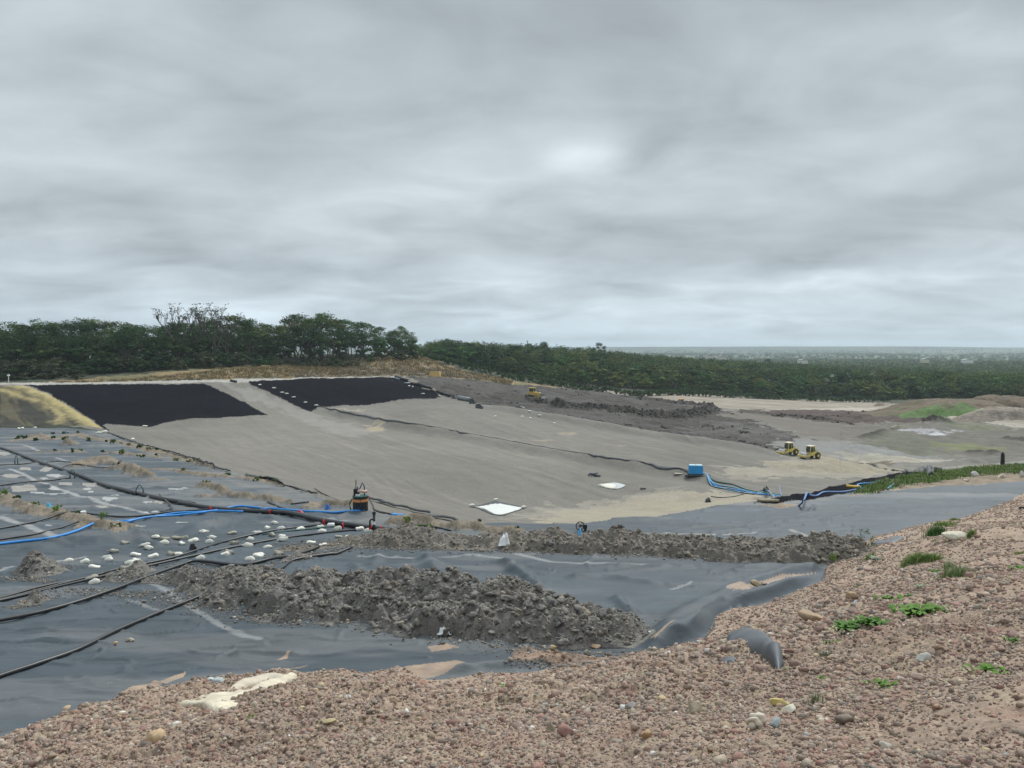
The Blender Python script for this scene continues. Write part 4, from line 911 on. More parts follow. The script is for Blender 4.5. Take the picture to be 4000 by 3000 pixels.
tank(470, 1829, .24, .42, 'small black tank with a tan band standing far out on the platform', False)
# standing wellhead on the thick pipe
p = HP([(1462, 2109)])[0]; t = thing('wellhead', 'slim black wellhead pipe standing upright with a white tag', 'wellhead', p)
G().tube([(0,0,-.1),(0,0,.98)], .052, 14).build('riser', M_blk, t, smooth=True)
G().cyl((0,0,.15), .075, .05).build('collar', M_blk, t)
G().cyl((0,0,1.02), .07, .04).box((0,0,1.07), (.14,.03,.05)).cyl((0,0,1.1), .02, .1).build('cap', M_blk, t)
G().tube([(0,0,.8),(-.12,0,.8),(-.17,0,.74),(-.17,0,.5)], .035, 10).build('elbow', M_blk, t, smooth=True)
G().box((0,-.05,.66), (.12,.03,.12)).build('tag', M_wht, t)
G().cyl((-.17,0,.45), .045, .12).build('coupling', M_red, t)
for (px, py) in [(1265,2043),(1340,2056),(1447,2066),(1489,2069),(1055,1990+9),(823,1988)]:
    p = HP([(px, py+8)])[0]; o = G().cyl((0,0,.14), .13, .06, 'x', 16).box((0,-.11,.16), (.05,.05,.08)).build('pipe_clamp', M_red, None, .005, loc=p)
    o['label'] = {1265:'red clamp on the thick pipe just left of the white cylinder',1340:'red clamp on the thick pipe right of the white cylinder',1447:'red clamp at the left foot of the wellhead',1489:'red clamp right of the wellhead',1055:'clamp on the thick pipe below the upper blue hose end',823:'clamp on the thick pipe where the thin pipe joins'}[px]; o['category'] = 'clamp'; o['group'] = 'clamps on the thick pipe'
# valve wheel
p = HP([(2266, 2074)])[0]; t = thing('valve_wheel', 'black spoked handwheel and gearbox standing at the rim of the pit', 'valve wheel', p, .2)
R_ = .18; ring = [(R_*math.cos(a), 0, .2+R_*math.sin(a)) for a in np.linspace(0, 2*math.pi, 25)]
G().tube(ring, .022, 8).build('rim', M_blk, t, smooth=True)
g = G(); [g.tube([(0,0,.2),(R_*math.cos(a),0,.2+R_*math.sin(a))], .012, 6) for a in np.arange(0, 6.28, 6.28/6)]; g.cyl((0,0,.2), .04, .05, 'y').build('spokes', M_blk, t)
G().box((.23,.05,.16), (.17,.12,.16)).cyl((.15,.03,.2), .04, .2, 'x').cyl((.25,.05,.03), .06, .12).build('gearbox', M_blk, t, .01)

# sandbags
bags = [(1680,1275,0),(1780,1280,1),(1900,1258,1),(1985,1250,1),(2090,1280,0),(1965,1315,0),(1770,1325,0),(1570,1350,0),(1610,1365,0),(1345,1310,1),(1230,1390,1),(1160,1443,0),(1175,1482,0),(1465,1420,0),(1655,1450,0),(1845,1415,1),(1930,1420,0),(1470,1498,0),(1405,1535,0),(1350,1597,1),(1450,1580,0),(740,1495,0),(915,1510,0),(1020,1575,0),(2165,1475,0),(2185,1182,0)]
bags = [(a/2.765, 1650+b/2.765, k) for a, b, k in bags]
b2 = [(275,1180,0),(325,1290,0),(360,1230,0),(570,1195,1),(150,1280,0),(535,1410,1),(495,1440,0),(770,1250,0),(745,1332,0),(850,1190,0),(1000,1210,1),(1110,1220,0),(1125,1275,0),(955,1350,0),(862,1428,0),(850,1462,0),(765,1490,0),(950,1130,0),(1035,1085,0),(1105,1135,0),(1310,1150,0),(1525,1133,0),(1545,1175,0),(1715,1155,0),(1950,1155,0),(2035,1170,0),(1720,1230,1),(1830,1260,0),(2000,1275,0),(1425,1305,0),(1555,1340,0),(1075,1420,1),(600,1300,1)]
bags += [(700+a/2.765, 1650+b/2.765, k) for a, b, k in b2]+[(359,2262,1),(369,2274,0),(1415,2115,0)]
M_bag = [simple('bag_cream', (.70,.68,.60), .8, .2, var=.12, vscale=9), simple('bag_grey', (.33,.31,.25), .85, .2, var=.3, vscale=9)]
def bagmesh(seed):
    r = np.random.default_rng(seed); B, Fb = ICO[2]; V = B.copy()
    V = np.sign(V)*np.abs(V)**.75; V /= np.abs(V).max()
    V[:,0] *= .21; V[:,1] *= .105*(1-.25*(np.abs(V[:,0])/.21)**3); V[:,2] *= .065
    V[:,2] += .014*np.sin(V[:,0]*17+seed)+.010*np.sin(V[:,1]*40+seed*2); V[:,1] += .03*np.sin(V[:,0]*9+seed)
    V[:,2] = np.maximum(V[:,2], -.05)
    n = np.array([(.20,-.02,-.01),(.27,-.045,.02),(.275,.04,.0),(.24,.0,-.03)])+np.array([0,.03*math.sin(9*.21+seed),0])
    k = len(V); V = np.vstack([V, n]); Fs = np.vstack([Fb, [(k,k+1,k+3),(k,k+3,k+2),(k,k+2,k+1),(k+1,k+2,k+3)]])
    return V, Fs
bagproto = {}
rb_ = random.Random(6)
yv1 = lambda x: np.interp(x, [0,179,461,666,881,1025,1257,1500], [2337,2294,2233,2186,2116,2084,2050,2040])
yv2 = lambda x: np.interp(x, [0,195,461,700,935,1134,1315,1441], [2348,2304,2249,2192,2137,2099,2079,2069])
for i, (px, py, k) in enumerate(bags):
    p = HP([(px, py+4)])[0]; key = (k, i % 6)
    if key not in bagproto:
        V, Fs = bagmesh(i*3+1); o = mk('sandbag', V, Fs, M_bag[k], None, None, True); bagproto[key] = o
    else: o = bagproto[key].copy(); C.objects.link(o)
    s_ = rb_.uniform(.72, .95); o.location = p+np.array([0,0,.05]); o.rotation_euler = (rb_.uniform(-.12,.12), rb_.uniform(-.15,.15), rb_.choice([0,0,3.14])+rb_.uniform(-.5,.6)); o.scale = (s_,s_,rb_.uniform(.9,1.5))
    zone = 'above the slanting thin pipes' if py < yv1(px)-4 else ('between the slanting thin pipes' if py < yv2(px)+2 else 'below the slanting thin pipes')
    if px > 1240: zone = 'left of the wellhead, '+('against the thick pipe' if py < 2080 else 'above the clay bund')
    tag(o, f"{'cream' if k == 0 else 'dirty grey'} sandbag on the liner {zone}", 'sandbag', 'sandbags weighting the liner')

# small litter items
def at_obj(name, px, py, g, m, label, cat, group=None, bevel=0, rz=0, smooth=False, lift=0):
    p = HP([(px, py)])[0]; p[2] += lift; o = g.build(name, m, None, bevel, smooth, loc=p); o.rotation_euler = (0,0,rz); return tag(o, label, cat, group)
at_obj('white_canister', 1292, 2060, G().tube([(-.14,-.03,.09),(-.1,-.02,.1),(.12,.03,.1),(.16,.04,.1)], np.array([.06,.1,.1,.085]), 18), M_wht, 'white plastic canister lying against the thick pipe', 'canister', smooth=True)
at_obj('bucket', 326, 2026, G().cyl((0,0,.12), .10, .24, r2=.13).tube([(-.13,0,.24),(0,0,.3),(.13,0,.24)], .008, 6), M_wht, 'small white bucket among the weeds on the thin pipe', 'bucket', rz=.4)
at_obj('stub_pipe', 752, 2152, G().cyl((0,0,.12), .13, .24, r2=.07).cyl((.1,0,.06), .05, .14), M_blk, 'small black stub standing beside the slanting thin pipes', 'pipe stub')
at_obj('pebble_bucket', 570, 2008, G().box((0,0,.05), (.2,.14,.1), .3, .8), M_wht, 'small white block where the hoses cross', 'block', bevel=.01)
at_obj('fence_pin', 828, 2034, G().tube([(0,0,0),(.02,0,.32)], .02, 6), simple('grey_metal', (.3,.32,.34), .5), 'thin grey peg stuck in the liner below the blue hoses', 'peg')
def cloth(name, px, py, w_, d_, h_, m, label, cat, seed, group=None, rz=0):
    n = 14; gx, gy = np.meshgrid(np.linspace(-1,1,n), np.linspace(-1,1,n)); r = np.hypot(gx, gy)
    x = gx*w_/2*(1+.25*(vn(gx*2+9, gy*2, seed)-.5)); y = gy*d_/2*(1+.3*(vn(gx*2, gy*2+7, seed+1)-.5))
    z = h_*np.clip(1.25-r**1.6*1.2, .02, 1)*(.25+1.2*(1-np.abs(fbm(gx*1.6+3, gy*1.6, 3, seed+2)-.5)*4).clip(0,1)*.7)+.015
    V = np.stack([x,y,z],-1).reshape(-1,3); q = [(i*n+j, i*n+j+1, (i+1)*n+j+1, (i+1)*n+j) for i in range(n-1) for j in range(n-1)]
    p = HP([(px, py)])[0]; o = mk(name, V, np.array(q), m, None, None, True, loc=p); o.rotation_euler = (0,0,rz)
    so_ = o.modifiers.new('s', 'SOLIDIFY'); so_.thickness = .012; return tag(o, label, cat, group)
M_teal = simple('teal_rag', (.05,.42,.33), .8)
def onbund(o, dz): o.location.z += dz
onbund(cloth('rag', 1495, 2113, .24, .16, .12, M_teal, 'teal green rag on the clay left of its twin', 'rag', 21), .15)
onbund(cloth('rag', 1537, 2115, .24, .16, .12, M_teal, 'teal green rag on the clay farther right from the wellhead', 'rag', 24), .25)
onbund(cloth('plastic_bag', 1970, 2148, .42, .4, .5, M_wht, 'crumpled white plastic bag on the farther clay bund', 'plastic bag', 27), .16)
onbund(cloth('plastic_bag', 2265, 2128, .26, .25, .42, simple('blue_bag', (.10,.42,.68), .6), 'crumpled light blue plastic bag on the farther clay bund', 'plastic bag', 29), .22)
onbund(cloth('plastic_bag', 1737, 2480, .36, .25, .18, M_wht, 'crumpled white bag at the front foot of the nearer clay bund', 'plastic bag', 33), .06)
onbund(cloth('plastic_bag', 710, 2283, .2, .15, .12, M_wht, 'small white scrap on the left end of the nearer bund', 'plastic bag', 35), .08)
cloth('blue_cup', 190, 1999, .3, .2, .22, simple('blue_rag', (.08,.42,.62), .7), 'small blue wrapper in the weedy soil strip', 'wrapper', 37)
cloth('plastic_bag', 1280, 1988, .3, .25, .3, simple('blue_bag2', (.04,.14,.45), .6), 'dark blue bag beside the soil strip left of the big tank', 'plastic bag', 39)
cloth('red_rag', 1171, 2003, .4, .2, .1, M_red, 'red rag over the blue hose left of the big tank', 'rag', 41)

# draped strips: top and bottom edges traced on the ground
def drape(name, top, bot, m, label, cat, bulge=.1, seed=1, ns=60, nt=12, wr=.04, group=None, thick=.012, lift=.015, wf=3.0, parent=None, soft=False):
    A_ = smoothline(HP(top), 8); B_ = smoothline(HP(bot), 8)
    def rs_(p, n): d = np.concatenate([[0], np.cumsum(np.linalg.norm(np.diff(p, axis=0), axis=1))]); q = np.linspace(0, d[-1], n); return np.stack([np.interp(q, d, p[:,k]) for k in range(3)], 1)
    A_, B_ = rs_(A_, ns), rs_(B_, ns); t = np.linspace(0, 1, nt)[None,:,None]
    Pm = A_[:,None]*(1-t)+B_[:,None]*t; z = ztop(Pm[...,0], Pm[...,1])+lift+bulge*np.sin(np.pi*t[...,0])+wr*fbm(Pm[...,0]*wf, Pm[...,1]*wf, 4, seed)
    if soft: z = zg(Pm[...,0], Pm[...,1])+.07+lift+bulge*np.sin(np.pi*t[...,0])+wr*fbm(Pm[...,0]*wf, Pm[...,1]*wf, 3, seed)-.22*np.maximum(np.abs(t[...,0]-.5)*2, np.abs(np.linspace(-1,1,ns))[:,None])**8
    Pm[...,2] = z
    V = Pm.reshape(-1,3); c = V.mean(0); q = [(i*nt+j, i*nt+j+1, (i+1)*nt+j+1, (i+1)*nt+j) for i in range(ns-1) for j in range(nt-1)]
    o = mk(name, V-c, np.array(q), m, parent, None, True, loc=c); so_ = o.modifiers.new('s', 'SOLIDIFY'); so_.thickness = thick; so_.offset = 1
    return tag(o, label, cat, group) if label else o
M_cream = simple('cream_sheeting', (.56,.50,.38), .6, .3, var=.28, vscale=2.6)
t = thing('plastic_sheeting', 'crumpled cream plastic sheeting half buried in the brown mound', 'sheeting')
drape('main_fold', [(655,2790),(720,2745),(820,2725),(900,2722),(980,2712),(1060,2675),(1120,2652),(1160,2632)], [(668,2802),(760,2792),(850,2806),(900,2800),(990,2772),(1040,2735),(1100,2705),(1160,2652)], M_cream, None, None, .05, 51, 120, 18, .13, parent=t, wf=3.2, soft=True)
drape('back_fold', [(860,2745),(930,2690),(1000,2660),(1060,2655),(1130,2650)], [(885,2750),(960,2705),(1010,2690),(1060,2680),(1140,2662)], simple('cream_dull', (.52,.46,.36), .7, var=.2, vscale=3), None, None, .04, 52, 60, 10, .10, parent=t, soft=True)
M_linerscrap = simple('liner_scrap', (.085,.095,.105), .55, .45, var=.15, vscale=4)
drape('liner_scrap', [(2832,2528),(2860,2508),(2925,2503),(2985,2530),(3030,2575),(3062,2630)], [(2842,2562),(2870,2568),(2915,2580),(2965,2592),(3000,2618),(3040,2648)], M_linerscrap, 'torn grey liner scrap poking out of the brown mound', 'liner scrap', .05, 53, 60, 14, .10, soft=True, lift=.09, wf=1.6)
drape('liner_scrap', [(2750,2598),(2820,2592),(2900,2600)], [(2770,2616),(2830,2618),(2880,2612)], M_linerscrap, 'small flat grey liner patch left of the torn scrap', 'liner scrap', .0, 54, 30, 8, .05, soft=True)
drape('liner_scrap', [(3395,2130),(3430,2118),(3480,2105),(3540,2100)], [(3400,2140),(3440,2138),(3500,2132),(3535,2112)], M_linerscrap, 'grey liner patch between weeds at the end of the far clay bund', 'liner scrap', .03, 55, 30, 8, .03, soft=True)
# white tarpaulins weighted at the corners
M_tarp = simple('tarp_white', (.58,.59,.56), .7, .3, var=.08, vscale=1.5)
M_dark = simple('dark_edge', (.045,.05,.055), .7)
t = thing('tarpaulin', 'large white square tarpaulin spread on the gravel floor', 'tarpaulin')
drape('hem', [(1832,1983),(1900,1966),(1940,1957),(2000,1970),(2058,1983)], [(1832,1983),(1880,1990),(1945,2012),(2000,2000),(2058,1983)], M_dark, None, None, .02, 56, 30, 10, .05, parent=t)
drape('sheet', [(1856,1984),(1905,1972),(1950,1966),(2000,1976),(2040,1986)], [(1856,1984),(1900,1993),(1945,2009),(2000,1998),(2040,1986)], M_tarp, None, None, .12, 57, 30, 12, .05, parent=t)
for (a, b, lb) in [(1843,1982,'left'),(1936,1957,'far'),(2045,1987,'right')]:
    p = HP([(a, b)])[0]; o = bagproto[(0,0)].copy(); C.objects.link(o); o.location = p+np.array([0,0,.25]); o.rotation_euler = (0,0,.3); o.scale = (1.6,1.6,1.8)
    tag(o, f'pale sandbag on the {lb} corner of the large white tarpaulin', 'sandbag', 'sandbags on the tarpaulin')
t = thing('tarpaulin', 'smaller rumpled white tarpaulin farther out on the gravel', 'tarpaulin')
drape('hem', [(2332,1899),(2370,1893),(2400,1888),(2440,1896),(2438,1903)], [(2332,1899),(2360,1906),(2400,1911),(2420,1909),(2438,1903)], simple('grey_sheet', (.42,.44,.45), .7), None, None, .05, 58, 24, 10, .1, parent=t)
drape('sheet', [(2342,1900),(2365,1895),(2385,1893),(2410,1902)], [(2342,1901),(2365,1907),(2390,1910),(2408,1905)], simple('cream_tarp', (.66,.64,.54), .7), None, None, .25, 59, 24, 10, .1, parent=t)

# dark liner edges standing up along the cell divisions
def edge(pts, wpx, label, seed, bulge=.06):
    pts = [(a, b+.8*math.sin(i*2.3+seed)) for i, (a, b) in enumerate(densify(pts, 3))]; wpx = wpx*.5
    top = pts; bot = [(a, b+wpx*(.7+.6*random.Random(seed+i).random())) for i, (a, b) in enumerate(pts)]
    return drape('liner_edge', top, bot, M_dark, label, 'liner edge', bulge, seed, max(40, len(pts)*16), 4, .12, 'dark liner edges along the gravel', .03, .04, 1.2)
edge([(1243,1597),(1290,1613),(1345,1627),(1430,1645),(1480,1655),(1560,1669),(1650,1684),(1745,1702),(1800,1716),(1880,1727),(1950,1741),(2050,1758),(2130,1775),(2200,1790),(2280,1803),(2340,1814),(2420,1826),(2500,1838),(2570,1852),(2690,1870)], 4.5, 'dark liner edge along the middle berm of the gravel floor', 71)
edge([(1870,1580),(1960,1596),(2060,1608),(2150,1622),(2200,1633),(2300,1653),(2360,1665),(2440,1678),(2560,1697),(2640,1703),(2700,1713),(2780,1726),(2880,1741),(2960,1755),(3030,1768)], 4.5, 'dark liner edge between gravel floor and dark waste', 72)
edge([(420,1690),(520,1728),(600,1755),(700,1787),(760,1805),(850,1832),(900,1846)], 3.5, 'broken dark edge where the platform meets the gravel, far part', 73, .1)
edge([(960,1858),(1060,1885),(1150,1910),(1240,1938)], 3.5, 'broken dark edge where the platform meets the gravel, near part', 74, .1)
edge([(1440,1955),(1540,1982),(1620,2003),(1680,2013)], 5, 'dark ragged edge behind the big tank at the pit corner', 75, .1)
edge([(1660,2022),(1720,2028),(1760,2036),(1790,2044)], 9, 'black flap of liner at the pit corner', 76, .1)
edge([(3350,1818),(3400,1824),(3440,1832),(3465,1838)], 6, 'dark liner edge curling at the foot of the sandy pile', 77)
edge([(3480,1839),(3520,1838),(3540,1832),(3560,1840),(3640,1832),(3680,1842)], 8, 'black liner flap bunched at the right end of the gravel', 78, .22)

# ------------------------------------------------------------------ vegetation
M_leaf = mat('foliage', (.048,.104,.024), .8, .2, var=.5, vscale=.30, rand=.30, detail=4)
M_leaf2 = mat('foliage_dark', (.028,.064,.020), .8, .2, var=.5, vscale=.35, rand=.25, detail=4)
M_leaf3 = mat('foliage_olive', (.095,.13,.028), .8, .2, var=.5, vscale=.35, rand=.30, detail=4)
M_bark = mat('bark', (.085,.075,.06), .9, .2, var=.3, vscale=4)
M_bush = mat('bramble', (.052,.062,.030), .85, .2, var=.5, vscale=.8, rand=.25)
def leaves(cent, rad, per, size, rng, flat=.75, hollow=.55):
    """leaf clusters: small bent quads through a set of blobs"""
    cent = np.asarray(cent, float); rad = np.asarray(rad, float); n = np.maximum(np.rint(per*(rad/rad.mean())**2).astype(int), 4)
    idx = np.repeat(np.arange(len(cent)), n); N = len(idx)
    d = rng.normal(size=(N,3)); d /= np.linalg.norm(d, axis=1)[:,None]
    r = (hollow+(1-hollow)*rng.random(N)**.6)*(1+.22*np.sin(d[:,0]*5+idx)+.15*rng.normal(size=N))
    p = cent[idx]+d*r[:,None]*rad[idx][:,None]*np.array([1,1,flat])
    nrm = d*.7+rng.normal(size=(N,3))*.7; nrm /= np.linalg.norm(nrm, axis=1)[:,None]
    a = np.cross(nrm, rng.normal(size=(N,3))); a /= np.linalg.norm(a, axis=1)[:,None]; b = np.cross(nrm, a)
    s = size*rng.uniform(.6, 1.4, N)[:,None]
    V = np.stack([p-a*s*.5, p+b*s*.32, p+a*s*.5, p-b*s*.32], 1).reshape(-1,3)
    return V, np.arange(N*4).reshape(-1,4)
def limb(g, p0, d, L, r, depth, rg, tips, spread=.55, kids=3, up=.15):
    r = max(r, .017)
    p = [np.array(p0, float)]; dd = np.array(d, float); dd /= np.linalg.norm(dd); k = 4
    for i in range(k):
        dd = dd+np.array([rg.gauss(0,.12), rg.gauss(0,.12), rg.gauss(0,.06)+up*.3]); dd /= np.linalg.norm(dd); p.append(p[-1]+dd*L/k)
    g.tube(p, np.linspace(r, r*.55, k+1), 5)
    tips.append(p[-1]); 
    if depth == 0: return
    for i in range(kids):
        t = rg.uniform(.45, 1.0); q = p[int(t*k)]
        nd = dd+np.array([rg.gauss(0,spread), rg.gauss(0,spread), rg.gauss(.1,spread*.6)]); limb(g, q, nd, L*rg.uniform(.5,.75), r*.5, depth-1, rg, tips, spread, kids, up)
def tree_proto(kind, seed, H):
    rg = random.Random(seed); r = np.random.default_rng(seed); root = thing(kind, 'proto', 'tree'); g = G(); tips = []
    if kind == 'bare_tree':
        limb(g, (0,0,-.3), (0,0,1), H*.45, .22, 4, rg, tips, .36, 3, .35)
        g.build('trunk', M_bark, root)
        T = np.array(tips); T = T[T[:,2] > H*.45]; V, Fs = leaves(T, np.full(len(T), .35), 2, .22, r); mk('crown', V, Fs, M_bush, root)
        return root
    if kind in ('slender_tree', 'tall_tree'):
        nl = rg.randint(2,4); W_ = H*rg.uniform(.24,.32)
        cs, rs = [], []
        for i in range(nl):
            a = rg.uniform(0,6.28); limb(g, (rg.uniform(-.4,.4),rg.uniform(-.4,.4),-.4), (math.cos(a)*.22,math.sin(a)*.22,1), H*.5, .16, 2, rg, tips, .4, 3, .3)
        n = rg.randint(34,44); lo = .12 if kind == 'tall_tree' else .30
        for i in range(n):
            t = rg.random()**.8; z = H*(lo+(.97-lo)*t); w = W_*(math.sin(math.pi*min(1,.22+.70*t))**.7)
            a, q = rg.uniform(0,6.28), rg.random()**.5; cs.append((math.cos(a)*w*q, math.sin(a)*w*q, z-H*.05)); rs.append(H*rg.uniform(.045,.10))
        V, Fs = leaves(cs, rs, 75 if kind == 'tall_tree' else 55, .34, r)
    elif kind == 'round_tree':
        limb(g, (0,0,-.4), (0,0,1), H*.4, .22, 2, rg, tips, .6, 4, .2); cs, rs = [], []
        for i in range(36):
            t = rg.random(); z = H*(.10+.82*t); w = H*.40*math.sin(math.pi*(.16+.78*t))**.6; a, q = rg.uniform(0,6.28), rg.random()**.4
            cs.append((math.cos(a)*w*q, math.sin(a)*w*q, z-H*.04)); rs.append(H*rg.uniform(.07,.13))
        V, Fs = leaves(cs, rs, 80, .38, r)
    else:
        limb(g, (0,0,-.3), (0,0,1), H*.4, .12, 1, rg, tips, .7, 4, .2); cs, rs = [], []
        for i in range(26):
            t = rg.random(); z = H*(.10+.72*t); w = H*.62*math.sqrt(max(.05,1-t*t)); a, q = rg.uniform(0,6.28), rg.random()**.5
            cs.append((math.cos(a)*w*q, math.sin(a)*w*q, z)); rs.append(H*rg.uniform(.10,.18))
        V, Fs = leaves(cs, rs, 70, .26, r)
    cs, rs = np.array(cs), np.array(rs); low = cs[:,2] < H*(.62 if kind != 'slender_tree' else .5)
    if kind in ('shrub','round_tree'): low = cs[:,2] < H*.7
    Vc, Fc, _ = lumps(cs[low], rs[low]*1.45, r, 0)
    T3 = np.concatenate([Fc, Fc[:,2:]], 1)          # inner dark mass of each clump
    g.build('trunk', M_bark, root)
    V = np.vstack([V, Vc]); nq = len(Fs); me_f = [tuple(f) for f in Fs.tolist()]+[tuple(f) for f in (Fc+len(V)-len(Vc)).tolist()]
    me = bpy.data.meshes.new('crown'); me.from_pydata(V.tolist(), [], me_f); me.materials.append(M_leaf); oc = bpy.data.objects.new('crown', me); C.objects.link(oc); oc.parent = root
    return root
protos = {}
for k, H, n in (('tall_tree', 14, 5), ('slender_tree', 13, 4), ('round_tree', 10, 5), ('bare_tree', 12, 3), ('shrub', 5, 4)):
    protos[k] = [[tree_proto(k, 100+i*7+len(k)*31, H), H, False] for i in range(n)]
rt = random.Random(12)
leafmats = {'d': M_leaf2, 'm': M_leaf, 'o': M_leaf3, 'b': M_bush}
def plant_tree(kind, x, y, H, label, group, cat='tree', tone='m', wid=1.0):
    pr = protos[kind][rt.randrange(len(protos[kind]))]
    if not pr[2]: root = pr[0]; pr[2] = True; kids = list(root.children)
    else:
        root = pr[0].copy(); C.objects.link(root); kids = []
        for ch in pr[0].children:
            c = ch.copy(); C.objects.link(c); c.parent = root; kids.append(c)
    root.location = (x, y, float(zg(np.array([x]), np.array([y]))[0])-.1); s_ = H/pr[1]
    root.scale = (s_*wid*rt.uniform(.9,1.1), s_*wid*rt.uniform(.9,1.1), s_); root.rotation_euler = (0,0,rt.uniform(0,6.28))
    for c in kids:
        if c.name.startswith('crown') and kind != 'bare_tree':
            c.material_slots[0].link = 'OBJECT'; c.material_slots[0].material = leafmats[tone]
    return tag(root, label, cat, group)
# the wood behind the left slope
SKY_L = np.array([(-300,1270),(0,1272),(60,1246),(130,1240),(250,1240),(400,1245),(550,1255),(640,1245),(760,1242),(860,1228),(960,1228),(1010,1250),(1050,1242),(1100,1245),(1150,1228),(1180,1222),(1290,1220),(1400,1242),(1500,1272),(1530,1285),(1560,1266),(1600,1290),(1625,1330)], float)
BASE_L = np.array([(-400,1495),(0,1490),(250,1472),(500,1460),(1000,1428),(1500,1396),(1640,1390)], float)
YB_L = np.array([(-400,205),(0,205),(500,215),(1000,242),(1500,270),(1640,285)], float)
GL = 'trees of the wood behind the far slope'
def Htop(px, py, Y): x = P(px, py, Y); return x[0], x[2]-float(zg(np.array([x[0]]), np.array([Y]))[0])
for row, (dy, kmin, step) in enumerate([(6, .78, 58), (16, .96, 52), (30, 1.0, 54)]):
    px = -230+row*21
    while px < 1600:
        pxx = px+rt.uniform(-14,14); Y = np.interp(pxx, YB_L[:,0], YB_L[:,1])+dy+rt.uniform(-3,3)
        x, H = Htop(pxx, np.interp(pxx, SKY_L[:,0], SKY_L[:,1]), Y); H *= (kmin+rt.uniform(-.12,.05)); H = max(H, 5)
        kind = 'tall_tree' if pxx < 1050 or row == 0 else rt.choice(['slender_tree','tall_tree','slender_tree'])
        lb = {0:'dark leafy tree at the front edge of the wood',1:'tall green tree in the middle of the wood',2:'tall tree forming the skyline of the wood'}[row]+(' behind the dusty slope' if pxx < 150 else ' behind the larger black sheet' if pxx < 900 else ' behind the right black sheet')
        plant_tree(kind, x, Y, H, lb, GL, tone=rt.choice('dmd' if row == 0 else 'mmdo' if pxx < 1100 else 'mmo'), wid=1.38)
        px += step*rt.uniform(.85,1.15)
for (px, Y, top, lb, kd) in [(692,232,1178,'bare topped tree rising highest above the wood, left of three','bare_tree'),(765,236,1180,'bare topped tree above the wood, middle of three','bare_tree'),(835,232,1178,'bare topped tree above the wood, right of three','bare_tree'),(890,236,1196,'small bare tree just right of the tall bare ones','bare_tree'),
                        (1155,262,1222,'pale bare tree standing in the right part of the wood','bare_tree'),(1572,283,1265,'airy tree standing alone at the right end of the wood','slender_tree'),(1628,292,1335,'low tree at the gap where the wood ends','round_tree')]:
    x, H = Htop(px, top, Y); plant_tree(kd, x, Y, H*(1.0 if kd != 'bare_tree' else 1.12), lb, None, tone='m', wid=1.25 if kd == 'bare_tree' else 1.0)
GS = 'bushes along the front of the wood'
k = 0
for px in np.arange(-260, 1600, 40):
    pxx = px+rt.uniform(-18,18); Y = np.interp(pxx, YB_L[:,0], YB_L[:,1])+rt.uniform(-7,1); hgt = (rt.uniform(3.4,6.2) if pxx < 950 else rt.uniform(2.2,4.2))
    x = P(pxx, 1450, Y)[0]; lb = ('broad dark bush at the foot of the wood' if hgt > 4.5 else 'low dark bush at the foot of the wood')+(' above the dusty slope' if pxx < 150 else ' above the larger black sheet' if pxx < 850 else ' above the right black sheet')
    plant_tree('shrub', x, Y, hgt, lb, GS, 'bush', rt.choice('bddb'), 1.25)
for px in (20, 100, 200, 300):
    Y = 196+rt.uniform(-2,2); plant_tree('shrub', P(px, 1480, Y)[0], Y, rt.uniform(2.4,3.4), 'low bramble bush on the edge above the dusty slope', GS, 'bush', 'b', 1.7)
for px, py, hgt in [(1040,1425,2.2),(1010,1430,1.8),(1450,1412,1.6),(1600,1400,1.5),(1330,1420,1.6),(1400,1421,1.4)]:
    p = HP([(px, py)])[0]; plant_tree('shrub', p[0], p[1], hgt, 'small green bush on the dry grass bank', 'bushes on the bank', 'bush', 'm', 1.2)
# the wood right of the gap: single trees near, one mass behind
SKY_R = np.array([(1640,1372),(1672,1345),(1690,1312),(1740,1315),(1800,1320),(1880,1322),(2000,1328),(2100,1334),(2130,1328),(2180,1340),(2260,1342),(2330,1334),(2380,1346),(2500,1352),(2600,1372),(2700,1380),(2850,1388),(3000,1392),(3300,1398),(4600,1404)], float)
YB_R = np.array([(1600,330),(1900,335),(2300,350),(2700,366),(3300,370),(3500,352),(4000,345),(4600,345)], float)
GRR = 'trees of the wood beyond the hedge'
for row, (dy, H0, step) in enumerate([(3,6.5,62),(9,9.0,60),(18,10.5,62),(30,10.5,64),(46,11,74)]):
    px = 1668+row*19
    while px < 4120:
        pxx = px+rt.uniform(-15,15); Y = np.interp(pxx, YB_R[:,0], YB_R[:,1])+dy+rt.uniform(-2,2)
        x, Hm = Htop(pxx, np.interp(pxx, SKY_R[:,0], SKY_R[:,1]), Y); H = min(H0*rt.uniform(.72,1.3), max(Hm, 3.0))
        kind = rt.choice(['round_tree','round_tree','round_tree','round_tree','tall_tree'])
        lb = {0:'small',1:'bushy',2:'green',3:'rounded',4:'taller'}[row]+' tree in row '+['one','two','three','four','five'][row]+' beyond the hedge, '+('near the gap in the wood' if pxx < 2000 else 'behind the bulldozer' if pxx < 2300 else 'behind the waste' if pxx < 2900 else 'behind the rollers' if pxx < 3400 else 'behind the green mound')
        plant_tree(kind, x, Y, H, lb, GRR, tone=rt.choice('mmodo' if pxx > 1950 else 'mdmd'), wid=rt.uniform(1.15,1.6))
        px += step*rt.uniform(.85,1.15)
for px, Y, top in [(2070,470,1336),(2125,455,1328),(2340,520,1332),(3000,640,1395),(2125,470,1332)]:
    x, H = Htop(px, top, Y); plant_tree('round_tree', x, Y, max(H, 5), 'taller round tree standing above the far canopy', 'skyline trees of the right wood', tone='d', wid=.8)
